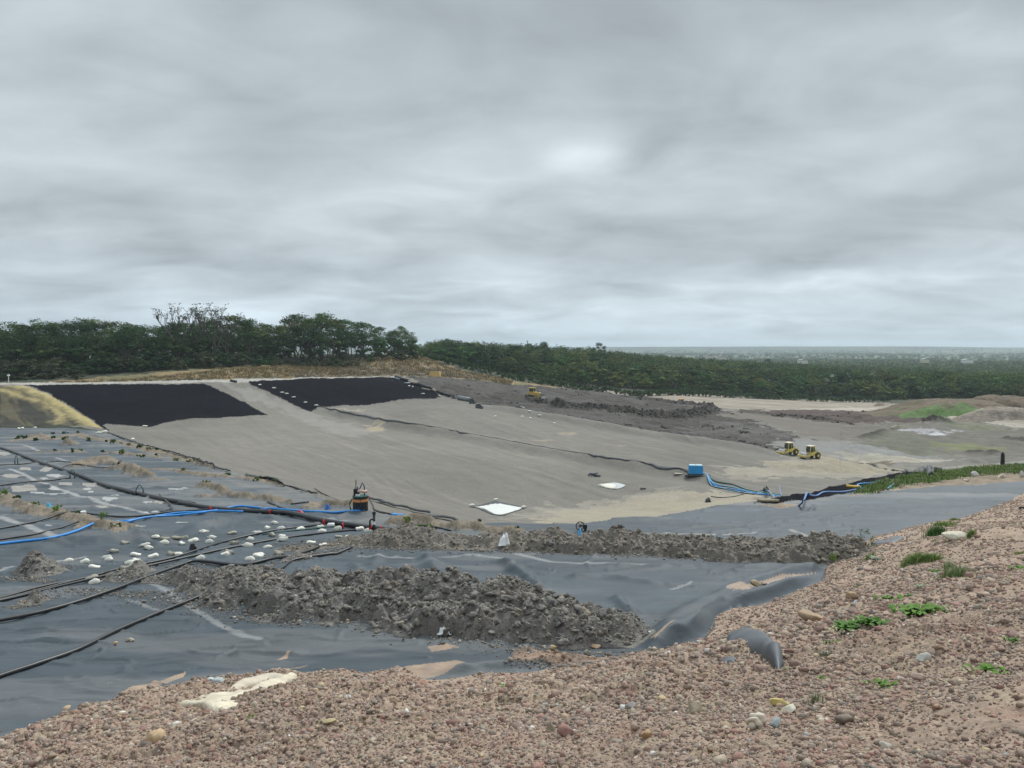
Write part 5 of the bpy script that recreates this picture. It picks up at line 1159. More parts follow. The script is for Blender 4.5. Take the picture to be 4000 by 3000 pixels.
# far canopy as one mass each
def canopy(name, pts, label, cat, per, size, rad, seed, mat_, H):
    r = np.random.default_rng(seed); pts = np.array(pts); z = zg(pts[:,0], pts[:,1]); n = len(pts)
    cs = np.repeat(np.stack([pts[:,0], pts[:,1], z], 1), 3, 0); hh = np.repeat(H, 3)*r.uniform(.45, .95, n*3)
    cs[:,:2] += r.normal(size=(n*3,2))*rad*.45; cs[:,2] += hh*.8
    V, Fs = leaves(cs, np.full(n*3, rad*.55), per, size, r, .8, .5)
    ct = np.repeat(np.array([(.055,.10,.032),(.085,.135,.038),(.12,.15,.045),(.050,.085,.032)])[r.integers(0,4,n)]*r.uniform(.75,1.25,(n,1)), 3, 0)
    m = np.maximum((per*np.ones(n*3)).astype(int), 4); c = np.repeat(np.repeat(ct, m, 0), 4, 0)
    return tag(mk(name, V, Fs, mat_, None, c), label, cat, kind='stuff')
M_can = mat('canopy', attr=True, rough=.85, spec=.15, var=.3, vscale=.12)
rr = np.random.default_rng(8); pts, hs = [], []
under = []
FIELDS = [[(3250,1478),(3250,1458),(3480,1458),(3490,1478)],[(3740,1482),(3740,1472),(3910,1472),(3910,1482)]]
while len(pts) < 2600:
    px = rr.uniform(1600, 4300); Y = 400*(900/400)**rr.random(); x = (px-CX)/F*Y; y = Y+np.interp(px, YB_R[:,0], YB_R[:,1])-345
    gz = float(zg(np.array([x]), np.array([y]))[0]); tz = P(px, np.interp(px, SKY_R[:,0], SKY_R[:,1]), y)[2]; H = min(rr.uniform(7.5,11.5), tz-gz)
    if px > 2500: H = min(H, 10.5)
    b_ = (gz+H*.5)/y; pyy = HOR-F*b_
    if H < 2.5 or any(f[0][0] < px < f[3][0] and f[1][1]-6 < pyy < f[0][1]+4 for f in FIELDS): continue
    pts.append((x, y)); hs.append(H)
canopy('woodland', pts, 'rolling green woodland canopy beyond the nearer trees', 'woodland', 55, .75, 4.4, 9, M_can, np.array(hs))
pts, hs = [], []
while len(pts) < 9500:
    y = 900*(4600/900)**rr.random(); x = rr.uniform(-.1, .76)*y
    w_ = vn(np.array([x/230.]), np.array([y/520.]), 61)[0]
    fxx, fyy = x/230+(fbm(np.array([x/500]), np.array([y/500]), 2, 31)[0])*1.5, y/420
    e_ = min(abs(fxx-round(fxx)), 1) < .06 or abs(fyy-round(fyy)) < .05
    if y < 1900 and w_ > .25 or w_ > .64 or e_:
        pts.append((x, y)); hs.append(rr.uniform(7, 12)*(1 if y < 2000 else 1.2))
canopy('distant_trees', pts, 'hazy hedgerows and copses across the distant plain', 'distant trees', 14, 2.6, 6.5, 10, M_can, np.array(hs))
# clipped hedge
def foliage_strip(name, line, w_, h_, n, size, m, label, cat, seed, kind=None, parent=None, zoff=0):
    r = np.random.default_rng(seed); line = np.asarray(line); d = np.concatenate([[0], np.cumsum(np.hypot(*np.diff(line[:,:2], axis=0).T))])
    s_ = r.uniform(0, d[-1], n); x = np.interp(s_, d, line[:,0]); y = np.interp(s_, d, line[:,1])
    x += r.uniform(-1,1,n)*w_*.4; y += r.uniform(-1,1,n)*w_*.4; hh = h_*(.72+.5*vn(s_/6, s_*0, seed)); z = zg(x, y)+r.random(n)**.6*hh*.85+zoff
    V, Fs = leaves(np.stack([x,y,z],1), np.full(n, .5), 26, size, r, .9, .3)
    return tag(mk(name, V, Fs, m, parent), label, cat, kind=kind)
M_hedge = mat('hedge', (.055,.10,.034), .85, .2, var=.5, vscale=.35)
hl = hit([(1660,1398),(1700,1410),(1800,1434),(1900,1460),(2000,1482),(2100,1500),(2200,1514),(2300,1528),(2400,1540),(2480,1548)])
hl2 = [P(a_, b_, Y_) for a_, b_, Y_ in [(2300,1522,338),(2500,1540,346),(2700,1552,352),(3000,1566,356),(3300,1576,354),(3480,1568,345)]]
foliage_strip('hedge', np.vstack([hl, hl2[2:]]), 3.2, 3.0, 2800, .42, M_hedge, 'long clipped green hedge along the top of the far bank', 'hedge', 91)
# dry grass on the bank
def tufts(name, px_poly, n, h_, w_, cols, label, cat, seed, kind='stuff', blades=10, base=None, spread=.12, m=None, y1=2500):
    r = np.random.default_rng(seed); w = base if base is not None else W(px_poly, True); lo, hi = w.min(0), w.max(0); X = r.uniform(lo[0], hi[0], n*6); Y = r.uniform(lo[1], hi[1], n*6)
    ok = inpoly(X, Y, w); X, Y = X[ok][:n], Y[ok][:n]; n = len(X)
    cx = np.repeat(X, blades)+r.normal(size=n*blades)*spread; cy = np.repeat(Y, blades)+r.normal(size=n*blades)*spread; N = len(cx); cz = ztop(cx, cy)-.03
    a = r.uniform(0, 6.28, N); L = h_*r.uniform(.5,1.2,N); lean = r.uniform(.1,.7,N); dx, dy = np.cos(a), np.sin(a); wv = w_*r.uniform(.6,1.3,N)
    b0 = np.stack([cx-dy*wv, cy+dx*wv, cz], 1); b1 = np.stack([cx+dy*wv, cy-dx*wv, cz], 1)
    m0 = np.stack([cx+dx*lean*L*.35, cy+dy*lean*L*.35, cz+L*.6], 1); tp = np.stack([cx+dx*lean*L, cy+dy*lean*L, cz+L*(1-.3*lean)], 1)
    off = np.stack([-dy*wv*.7, dx*wv*.7, 0*wv], 1)
    V = np.stack([b0, b1, m0-off, m0+off, tp], 1).reshape(-1,3); k = np.arange(N)[:,None]*5
    Fs = np.concatenate([k+np.array([[0,1,2]]), k+np.array([[0,2,3]]), k+np.array([[3,2,4]])]); cc = np.repeat(np.array(cols)[r.integers(0,len(cols),N)]*r.uniform(.75,1.25,(N,1)), 5, 0)
    return tag(mk(name, V, Fs, m or M_tuft, None, cc), label, cat, kind=kind)
M_tuft = mat('grass_blades', attr=True, rough=.8, spec=.2, var=.2, vscale=6)
tufts('dry_grass', [(150,1497),(500,1482),(900,1442),(1200,1427),(1500,1402),(1640,1394),(1800,1447),(2000,1487),(2000,1502),(1800,1477),(1560,1466),(1250,1470),(800,1482),(400,1492)], 5000, .65, .07, [(.24,.17,.085),(.29,.22,.12),(.17,.13,.065),(.12,.115,.05)], 'dry brown grass covering the bank behind the cell', 'dry grass', 92, blades=8, spread=.5)
tufts('verge_grass', [(3330,1925),(3430,1888),(3520,1868),(3620,1850),(3760,1833),(4000,1818),(4500,1795),(4500,1840),(4000,1848),(3800,1862),(3620,1888),(3500,1905),(3400,1925)], 3200, .26, .022, [(.14,.24,.06),(.11,.19,.05),(.20,.25,.09),(.22,.21,.11)], 'green grass verge along the right rim of the pit', 'grass', 93, spread=.25)
# green and brown mound at the far right
def farmound(name, cx, cy, D, rx, ry, h_, m, label, cat, seed, colf):
    n = 90; gx, gy = np.meshgrid(np.linspace(-1,1,n), np.linspace(-1,1,n)); x0, y0 = P(cx, cy, D)[:2]; X = x0+gx*rx; Y = y0+gy*ry
    rr_ = np.hypot(gx, gy)+(fbm(X/9, Y/9, 3, seed)-.5)*.35; Z = zg(X, Y)-.4+h_*sstep(1.0, .25, rr_)*(.8+.4*fbm(X/7, Y/7, 3, seed+1))+(fbm(X/1.5, Y/1.5, 4, seed+2)-.5)*.9*np.clip(1.1-rr_, 0, 1)
    V = np.stack([X,Y,Z],-1).reshape(-1,3); q = np.array([(i*n+j, i*n+j+1, (i+1)*n+j+1, (i+1)*n+j) for i in range(n-1) for j in range(n-1)])
    return tag(mk(name, V, q, m, None, colf(X.ravel(), Y.ravel(), gx.ravel(), gy.ravel(), Z.ravel())), label, cat)
def gcol(X, Y, gx, gy, Z):
    n = fbm(X/6, Y/6, 4, 301); c = np.tile(np.array([(.075,.13,.035)]), (len(X),1))*(.7+.7*fbm(X/2, Y/2, 4, 302))[:,None]
    f = np.clip(((gy+.66+gx*.6)+(n-.5)*1.0)*4, 0, 1)[:,None]; return c*(1-f)+np.array((.12,.09,.058))*f
M_mnd = mat('grassy_mound', attr=True, var=.35, vscale=1.2, bump=.12, bscale=2)
farmound('grass_mound', 3690, 1600, 262, 28, 22, 4.4, M_mnd, 'green and brown overgrown soil mound at far right', 'mound', 303, gcol)
farmound('grass_mound', 3930, 1590, 268, 24, 16, 4.6, M_mnd, 'brown overgrown end of the mound behind the dirt pile', 'mound', 306, lambda X,Y,a,b,Z: np.array((.11,.08,.052))*(.6+.8*fbm(X/2,Y/2,4,307))[:,None])
farmound('dirt_pile', 3900, 1640, 240, 17, 8, 3.4, M_mnd, 'pale brown pile of loose dirt beside the sandy road at right', 'dirt pile', 309, lambda X,Y,a,b,Z: np.array((.21,.175,.14))*(.7+.6*fbm(X/1.5,Y/1.5,4,310))[:,None])
farmound('dirt_pile', 3437, 1583, 300, 3.6, 3, 1.6, M_mnd, 'small cone of pink brown dirt at the left end of the green mound', 'dirt pile', 312, lambda X,Y,a,b,Z: np.array((.24,.18,.14))*(.7+.6*fbm(X/1.5,Y/1.5,4,313))[:,None])

# weeds on the lined platform
def bushlet(name, px, py, w_, h_, m, label, cat, group, seed, n=9, size=.07):
    r = np.random.default_rng(seed); p = HP([(px, py)])[0]
    cs = np.stack([r.normal(size=n)*w_*.25, r.normal(size=n)*w_*.2, r.uniform(.15,.75,n)*h_], 1); V, Fs = leaves(cs, np.full(n, min(w_,h_)*.24), 40, size, r, .9, .2)
    o = mk(name, V, Fs, m, loc=p); return tag(o, label, cat, group)
M_weed = [mat('weed_dark', (.07,.13,.045), .8, .2, var=.3, vscale=4), mat('weed_bright', (.15,.23,.05), .8, .2, var=.3, vscale=4), mat('weed_olive', (.19,.20,.08), .8, .2, var=.3, vscale=4)]
wl = [(205,185,60,50,0),(275,175,45,40,0),(390,200,40,42,0),(575,190,50,35,0),(570,130,40,22,0),(690,125,60,25,0),(700,190,55,45,0),(840,132,32,25,0),(965,205,38,45,0),(1147,215,22,30,0),(1225,235,60,50,0),(1300,245,30,30,0),(1395,262,45,30,2),(1505,285,50,45,0),(1610,312,60,35,2),(1695,320,30,30,0),(1690,362,30,30,0),(1530,375,70,35,0),(1790,340,60,30,2),(595,322,28,28,0),(785,330,30,50,0),(877,318,38,40,1),(1108,322,30,28,0),(1315,345,55,50,1),(1115,405,38,40,0),(1978,545,38,30,2),(1900,410,70,40,2),(2140,440,60,30,2),
      (45,850,110,80,1),(200,900,60,60,0),(375,920,70,40,1),(610,1010,80,80,1),(855,1040,55,45,0),(1108,1130,75,90,1),(1260,1165,100,45,0),(730,1010,50,40,2)]
wl = [(a/2.765, 1650+b/2.765, w_/2.765, h_/2.765, k) for a, b, w_, h_, k in wl]
wl += [(700+a/2.765, 1650+b/2.765, w_/2.765, h_/2.765, k) for a, b, w_, h_, k in [(40,550,30,30,2),(105,440,60,25,2),(225,440,40,22,0),(345,475,30,22,0),(525,592,70,35,0),(832,640,70,45,1),(870,608,35,32,0),(1040,670,70,25,1),(312,705,100,28,2)]]
wl += [(1400+a/2.765, 1750+b/2.765, w_/2.765, h_/2.765, k) for a, b, w_, h_, k in [(520,828,90,65,1),(730,870,150,50,1),(640,850,80,30,1),(1465,900,40,35,0),(1310,890,30,30,0),(1720,920,40,22,0),(790,890,50,30,1)]]
wl += [(2100+a/2.765, 1750+b/2.765, w_/2.765, h_/2.765, k) for a, b, w_, h_, k in [(1115,1130,70,40,1),(1640,1150,70,60,0),(1290,1100,40,30,0),(1960,1150,40,50,1),(1850,1170,60,40,1),(930,1090,30,30,0)]]
wl += [(3378,2165,60,110,0),(3250,2215,45,50,1),(3340,2155,20,30,1)]
NMS = ['dark green', 'bright green', 'olive']
for i, (px, py, w_, h_, k) in enumerate(wl):
    p = HP([(px, py)])[0]; sc_ = p[1]/F
    where = ('on the soil strip nearest the left edge' if py > 1930 and px < 520 else 'on the clay bund' if py > 2080 else 'on the soil near the pit corner' if px > 1550 else 'on the soil beside the pit edge' if px > 900 else 'on the far end of the platform' if py < 1760 else 'on the middle soil strips')
    o = bushlet('weed_clump', px, py, w_*sc_, h_*sc_, M_weed[k], f"{NMS[k]} {'tall' if h_ > w_ else 'wide' if w_ > 25 else 'small'} weed clump growing {where}", 'weed', 'weeds on the platform', 400+i, 9, .035*p[1]/22)
    if py > 2080 and px < 3300: o.location.z += .12
# plants on the near mound
def rosette(px, py, w_, label, seed, n=26, col=1, lift=.05, up=.5, leafw=.16, name='leafy_weed'):
    r = np.random.default_rng(seed); p = HP([(px, py)])[0]; R = w_*p[1]/F/2; V, Fs = [], []
    for i in range(int(n*1.7)):
        ox, oy = r.normal(size=2)*R*.45*np.array([1.1,.6]); a = r.uniform(0,6.28); L = R*r.uniform(.45,.85); lw = L*leafw*r.uniform(1.0,2.0); k = len(V)*1
        b0 = len(V); c_, s_ = math.cos(a), math.sin(a)
        for t, wv in ((0,.25),(.35,1),(.7,.8),(1,.05)):
            z = lift*.3+up*L*math.sin(t*2.2)*r.uniform(.8,1.1)
            for sg in (-1,0,1): V.append((ox+c_*L*t-s_*lw*wv*sg, oy+s_*L*t+c_*lw*wv*sg, z+(.22*lw*wv if sg else 0)))
        for q in range(3):
            for e in range(2): Fs.append((b0+q*3+e, b0+q*3+e+1, b0+q*3+e+4, b0+q*3+e+3))
    o = mk(name, np.array(V), np.array(Fs), M_leafy[col], None, None, True, loc=p); return tag(o, label, 'weed')
M_leafy = [mat('rosette_dark', (.060,.14,.022), .75, .15, var=.35, vscale=14), mat('rosette_green', (.085,.17,.028), .75, .15, var=.35, vscale=14), mat('rosette_grey', (.13,.17,.10), .6, .3, var=.3, vscale=14)]
for i, (px, py, w_, lb, n, c) in enumerate([(2060,2718,140,'small leafy weed nearest the bottom centre of the mound',16,1),(3330,2515,130,'dense leafy weed, left half of the big patch on the mound',44,0),(3400,2505,110,'dense leafy weed, right half of the big patch on the mound',40,0),(3270,2545,70,'spreading leaves at the left foot of the big weed patch',14,0),
        (3590,2445,150,'leafy weed right of and above the big patch',34,1),(3680,2437,90,'weed with long leaves trailing right of the leafy weed',12,1),(3480,2378,100,'broad leaved weed with pale leaves above the big patch',12,1),(3550,2355,50,'tiny dark weed right of the broad leaved weed',8,0),(3855,2660,130,'pale green rosette weed near the right edge',12,1),(3890,2632,50,'single upright leaf behind the pale rosette',5,0),
        (3960,2570,70,'small dark weed at the right edge of the mound',10,0),(3425,2200,60,'pale grey rosette among soil below the clay bund end',9,2),(3650,2258,60,'small weed below the seeding plant',8,0),(3985,2235,70,'leafy weed touching the right edge, upper',14,1),(3210,2680,50,'tiny weed left of centre right mound',7,1),(3440,2710,90,'flat mossy weed on the mound below the big patch',12,1),(3070,2650,30,'tiny weed at the torn liner scrap',5,1),(980,2865,40,'tiny green sprout on the mound at lower left',5,1),(3600,2325,60,'sparse weed above the leafy weed',7,2),(3340,2300,30,'tiny bright sprout on the mound',5,1)]):
    rosette(px, py, w_, lb, 500+i, n, c)
def tuft(px, py, w_, h_, label, seed, cols, blades=160, name='grass_tuft', wv=.0030):
    blades = int(blades*2.2)
    p = HP([(px, py)])[0]; sc_ = p[1]/F; R = w_*sc_/2; a = np.linspace(0, 6.28, 13)[:-1]; poly = np.stack([p[0]+R*.6*np.cos(a), p[1]+R*.5*np.sin(a)], 1)
    o = tufts(name, None, 5, h_*sc_, wv*p[1]/8, cols, label, 'grass', seed, None, blades//5, poly, R*.35); return o
GC = [(.17,.27,.07),(.22,.32,.10),(.12,.20,.05),(.26,.29,.13)]
tuft(3560,2215,80,45,'bright fine grass tuft on the mound, left half of a pair', 541, GC, 420); tuft(3625,2198,80,35,'bright fine grass tuft on the mound, right half of a pair', 542, GC, 380)
tuft(3650,2095,70,40,'dark green grass clump beside the pale boulder', 543, [(.06,.14,.035),(.09,.18,.05)], 300); tuft(3690,2065,90,26,'light grass along the liner edge above the boulder', 544, GC, 300); tuft(3795,2105,30,38,'thin grass tuft just right of the pale boulder', 545, GC, 90); tuft(3730,2038,40,10,'low grass fringe at the mound crest', 546, GC, 100)
tuft(3735,2275,100,70,'airy seeding plant standing on the mound', 547, [(.17,.24,.09),(.22,.27,.13)], 200, 'seeding_plant'); tuft(3700,2250,40,50,'left stem cluster of the seeding plant', 548, [(.20,.25,.12)], 60, 'seeding_plant'); tuft(3230,2600,60,60,'wispy weed on the mound below the torn liner scrap', 549, [(.10,.13,.06),(.14,.15,.08)], 70, 'seeding_plant')
tuft(3180,2775,70,60,'wispy weed above the white stone', 550, [(.11,.15,.06),(.2,.2,.12)], 70, 'seeding_plant'); tuft(3400,2190,60,26,'grass wisps below the clay bund end', 551, GC, 90); tuft(3960,2180,90,20,'grass patch at the right edge of the mound', 552, GC, 160); tuft(3770,2215,50,16,'thin grass right of the seeding plant', 553, GC, 80); tuft(3650,2120,30,12,'small sprig beside the dark grass clump', 554, GC, 40)

# named stones on the mound
def stone(name, px, py, w_, h_, c, label, seed, cat='stone', group=None, ang=True):
    r = np.random.default_rng(seed); B, Fb = ICO[2]; p = HP([(px, py)])[0]; s_ = p[1]/F
    V = B.copy()
    for q in range(12):
        n_ = r.normal(size=3); n_ /= np.linalg.norm(n_); k = r.uniform(.38,.8); d = V@n_; V -= np.clip(d-k, 0, None)[:,None]*n_*.9
    V += .05*r.normal(size=V.shape)*.4; V *= np.array([w_*s_*.58, w_*s_*.45, h_*s_*.62])
    o = mk(name, V, Fb, mat(name+'_stone', c, .85, .25, var=.2, vscale=12, bump=.004, bscale=50), loc=p+np.array([0,w_*s_*.3,h_*s_*.28])); o.rotation_euler = (r.uniform(-.15,.15), r.uniform(-.25,.25), r.uniform(-.4,.4)); return tag(o, label, cat, group)
for i, a_ in enumerate([(595,2920,85,60,(.46,.33,.20),'orange tan slab of stone at lower left of the mound'),(3745,2112,95,42,(.50,.46,.36),'pale boulder on the upper right of the mound'),(3094,2820,64,36,(.55,.52,.42),'white stone just right of the yellow stone'),(3035,2775,62,36,(.50,.40,.16),'yellow lumpy stone on the mound'),
        (3072,2785,32,30,(.52,.43,.22),'small yellow stone between yellow and white stones'),(3038,2885,56,40,(.30,.33,.34),'blue grey stone right of the crumpled rag'),(3308,2872,80,45,(.24,.20,.16),'dark brown stone low on the mound'),(3620,2618,80,42,(.42,.41,.37),'pale grey stone slab right of the big weed patch'),(3190,2465,110,44,(.34,.25,.17),'wide tan rock half buried left of the big weed patch'),
        (3340,2380,60,40,(.34,.24,.15),'tan rock above the tiny white litter'),(2525,2930,56,38,(.42,.29,.16),'orange stone at the bottom of the mound'),(2215,2900,72,50,(.29,.17,.14),'red brown stone near the bottom centre'),(2720,2800,100,50,(.30,.25,.18),'flat brown slab on the middle of the mound'),(2470,2800,50,28,(.26,.24,.22),'small grey stone left of the flat slab'),
        (2590,2770,38,28,(.48,.38,.22),'yellowish stone above the flat slab'),(2150,2880,42,50,(.30,.26,.20),'grey brown stone left of the red brown stone'),(1650,2685,55,26,(.33,.19,.14),'reddish stone at the edge of the mound below the silt'),(1250,2745,34,34,(.45,.38,.24),'pale yellow stone in the middle of the mound'),(1520,2800,34,24,(.52,.46,.36),'cream pebble right of the litter'),
        (1588,2900,26,26,(.50,.44,.36),'round cream pebble at the bottom centre'),(1290,2890,66,26,(.40,.33,.20),'long yellowish stone near the bottom'),(820,2672+20,40,30,(.45,.47,.46),'pale grey stone above the cream sheeting'),(850,2700,46,34,(.38,.42,.42),'blue grey stone against the cream sheeting'),(259,2778,32,22,(.46,.35,.24),'tan pebble on the liner at lower left'),(178,2900,60,44,(.44,.36,.27),'tan rock at the left tip of the mound'),
        (510,2505,22,20,(.52,.48,.38),'pale round pebble on the liner below the thick hose'),(495,2508,20,16,(.28,.22,.18),'dark pebble beside the pale one on the liner'),(448,2528,20,16,(.50,.36,.22),'orange pebble on the near liner'),(760,2265,28,16,(.55,.36,.16),'orange stone on the left part of the clay bund'),(2160,2545,34,26,(.48,.35,.20),'orange pebble at the foot of the clay bund'),
        (3660,2860,44,26,(.40,.27,.19),'reddish pebble low on the right of the mound'),(3470,2960,52,26,(.45,.42,.35),'pale stone near the bottom right'),(3250,2970,38,28,(.46,.34,.20),'orange pebble near the bottom'),(3380,2975,44,30,(.42,.42,.38),'grey white stone by the bottom edge'),(3600,2690,60,30,(.36,.26,.22),'pinkish stone on the right of the mound'),
        (3345,2630,30,20,(.50,.38,.28),'peach stone below the big weed patch'),(3520,2680,36,22,(.48,.44,.36),'cream pebble on the right of the mound'),(2700,2710,34,18,(.58,.56,.5),'white pebble right of the mound centre'),(2325,2535,40,24,(.42,.30,.2),'tan stone by the clay bund toe'),(2960,2310,46,26,(.33,.26,.17),'ochre stone on the sandy strip between folds'),(2990,2318,30,22,(.50,.38,.30),'pinkish lump beside the ochre stone'),
        (3920,1872,34,26,(.55,.47,.38),'pale stone on the verge at right'),(3815,1868,30,20,(.55,.52,.5),'white stone on the verge'),(3775,1880,26,14,(.45,.38,.32),'small stone on the verge left of the white one'),(3995,1870,20,24,(.5,.48,.45),'grey stone on the verge at the right edge')]):
    stone('rock' if a_[2] > 60 else 'stone', *a_, seed=600+i)
# rag, litter
M_rag = simple('cream_rag', (.60,.54,.44), .85, .2, var=.12, vscale=12)
B_, FB_ = ICO[2]; B_, FB_ = ico(4); q_ = B_.copy(); w1_ = np.abs(np.sin(B_[:,0]*3.4+B_[:,2]*1.5+1.6*np.sin(B_[:,1]*2.2)))**.6; q_ *= (.62+.42*w1_+.05*np.sin(B_[:,1]*6+B_[:,2]*4))[:,None]
p = HP([(2960,2905)])[0]; s_ = p[1]/F; o = mk('rag', q_*np.array([44,30,34])*s_, FB_, M_rag, None, None, True, loc=p+np.array([0,.03,20*s_])); o.rotation_euler = (.2,-.15,.3); tag(o, 'crumpled cream rag on the mound beside the blue grey stone', 'rag')
for i, (px, py, w_, lb) in enumerate([(1298,2800,20,'white litter scrap left of centre on the mound'),(1900,2773,30,'white litter scrap right of centre on the mound'),(1452,2880,24,'bluish scrap near the bottom centre'),(1360,2795,34,'grey litter fragment beside the white scrap'),(3340,2392,16,'bright white scrap beside the tan rock'),(1330,2705,16,'small white scrap near the mound edge'),(1152,2640,14,'white scrap at the tip of the cream sheeting')]):
    p = HP([(px, py)])[0]; cloth('litter', px, py, w_*p[1]/F, w_*p[1]/F*.7, w_*p[1]/F*.6, simple('litter_white', (.62,.66,.66), .6), lb, 'litter', 630+i, 'litter on the mound')
G_ = HP([(3990,2005)])[0]; G().tube([G_+np.array(q) for q in [(-.1,0,.12),(-.02,0,.2),(.1,-.05,.16),(.3,-.1,.02)]], .055, 10).build('hose_end', M_pipe, None, smooth=True); tag(bpy.data.objects['hose_end'], 'black hose end sticking out of the mound at the right edge', 'hose')

# ------------------------------------------------------------------ machines and other things in the pit
M_yel = simple('machine_yellow', (.52,.37,.10), .5, .4, var=.18, vscale=1.5); M_yel2 = simple('roller_yellow', (.62,.50,.13), .5, .4, var=.12, vscale=1.5)
M_glass = simple('dark_glass', (.02,.035,.035), .15, .6); M_steel = simple('worn_steel', (.34,.34,.35), .4, .5, metal=.4, var=.2, vscale=2); M_track = simple('track', (.045,.042,.04), .7); M_roof = simple('cream_roof', (.62,.56,.42), .6); M_tyre = simple('tyre', (.04,.038,.036), .8)
p = HP([(2088,1556)])[0]; K = 1.0
t = thing('bulldozer', 'yellow bulldozer with a raised steel blade working on the dark waste', 'bulldozer', p, -.38)
prof = [(-1.9,.15),(-1.6,.0),(1.5,0),(1.9,.25),(1.95,.6),(1.6,.85),(.2,.9),(-1.2,1.15),(-1.9,.8)]
for sg in (-1, 1):
    tr = G().prism(prof, sg*.95-.28, sg*.95+.28).build('track', M_track, t, .05)
    g = G()
    for x in (-1.45, -.8, -.2, .4, 1.0, 1.5): g.cyl((x, sg*1.25, .38), .26 if abs(x) > 1.4 else .16, .06, 'y', 12)
    g.build('track_wheels', M_yel, tr)
G().prism([(-2.0,.8),(-2.0,1.75),(-.4,1.9),(.3,1.75),(1.85,1.55),(1.95,.7),(-1.0,.6)], -.65, .65).build('body', M_yel, t, .06)
G().prism([(.35,1.6),(.45,1.85),(1.75,1.68),(1.85,1.5)], -.45, .45).build('hood', M_yel, t, .03)
G().box((1.9,0,1.15), (.06,1.0,.75)).build('grille', M_track, t)
c = G().box((-.75,0,2.3), (1.45,1.35,1.15), taper=.93).build('cab', M_yel, t, .05)
for sg in (-1, 1): G().box((-.72,sg*.675,2.35), (1.1,.06,.8)).build('window', M_glass, c)
G().box((-.02,0,2.35), (.08,1.1,.8)).build('window', M_glass, c)
G().box((-.8,0,2.98), (1.75,1.6,.16)).build('roof', M_yel, t, .04)
G().cyl((.8,.3,2.15), .07, .8).build('exhaust', M_track, t)
G().cyl((1.2,-.25,1.95), .10, .3).build('air_filter', M_track, t)
bl = G(); V = []
for i in range(7):
    a = -0.75+i*.25; V.append((2.55+.28*(1-math.cos(a*1.3)), .15+1.25*(i/6)))
V2 = [(x+.07, z) for x, z in V[::-1]]; bl.prism(V+V2, -1.75, 1.75).build('blade', M_steel, t)
for sg in (-1, 1):
    G().box((1.6,sg*1.35,.55), (2.2,.14,.22), ry=0).build('push_arm', M_yel, t, .02)
    G().tube([(1.6,sg*.55,1.6),(2.6,sg*.5,.9)], .06, 8).build('lift_cylinder', M_steel, t, smooth=True)
g = G().box((-2.25,0,.9), (.5,1.6,.25)); g.box((-2.7,0,.6), (.15,.3,1.0)).build('ripper', M_track, t)
t.scale = (1.12,)*3
def make_roller():
    t = thing('soil_roller', 'x', 'roller')
    G().cyl((-1.85,0,.72), .70, 1.95, 'y', 32).build('drum', M_steel, t)
    G().box((-2.65,0,.72), (.28,2.5,.42)).box((-1.2,0,.85), (.3,2.4,.4)).box((-1.9,-1.12,.8), (1.4,.2,.34)).box((-1.9,1.12,.8), (1.4,.2,.34)).build('drum_frame', M_yel2, t, .04)
    G().box((-.75,0,.8), (.7,.6,.5)).build('articulation', M_track, t)
    G().prism([(-.6,.75),(-.6,1.35),(1.0,1.4),(2.6,1.15),(2.75,.95),(2.6,.65),(1.2,.6)], -.85, .85).build('body', M_yel2, t, .06)
    G().prism([(.95,1.35),(1.05,1.75),(1.6,1.72),(2.5,1.35),(2.65,1.1)], -.6, .6).build('hood', M_yel2, t, .05)
    c = G().prism([(-.62,1.3),(-.75,2.1),(-.55,2.75),(.72,2.75),(.85,1.3)], -.72, .72).build('cab', M_yel2, t, .04)
    for sg in (-1, 1): G().prism([(-.52,1.45),(-.6,2.1),(-.45,2.6),(.1,2.6),(.1,1.45)], sg*.735-.01, sg*.735+.01).build('window', M_glass, c)
    for sg in (-1, 1): G().prism([(.22,1.6),(.22,2.6),(.62,2.6),(.68,1.6)], sg*.735-.01, sg*.735+.01).build('window', M_glass, c)
    G().add([(-.66,-.6,1.45),(-.66,.6,1.45),(-.79,.6,2.1),(-.79,-.6,2.1),(-.61,.6,2.65),(-.61,-.6,2.65)], [(0,1,2,3),(3,2,4,5)]).build('windscreen', M_glass, c)
    G().box((.05,0,2.82), (1.6,1.6,.14)).build('roof', M_roof, t, .04)
    for sg in (-1, 1):
        w_ = G().cyl((1.35,sg*.98,.72), .72, .5, 'y', 28).build('wheel', M_tyre, t, .06); G().cyl((1.35,sg*1.24,.72), .32, .06, 'y', 20).build('rim', M_yel2, w_)
    G().cyl((1.15,.35,1.95), .06, .55).build('exhaust', M_track, t); G().box((.95,-.75,1.9), (.18,.1,.3)).build('mirror', M_track, t)
    return t
r1 = make_roller(); pr = HP([(3080,1779),(3165,1791)])
r1.location = pr[0]; r1.rotation_euler = (0,0,.42); r1.scale = (.93,.93,1.0); tag(r1, 'yellow soil roller with a cab on the gravel, the left one of the pair', None, 'yellow soil rollers')
r2 = r1.copy(); C.objects.link(r2); r2.location = pr[1]; r2.rotation_euler = (0,0,.42)
for ch in list(r1.children):
    c = ch.copy(); C.objects.link(c); c.parent = r2
    for gch in ch.children: d = gch.copy(); C.objects.link(d); d.parent = c
tag(r2, 'yellow soil roller with a cab beside the sand pile, the right one of the pair')
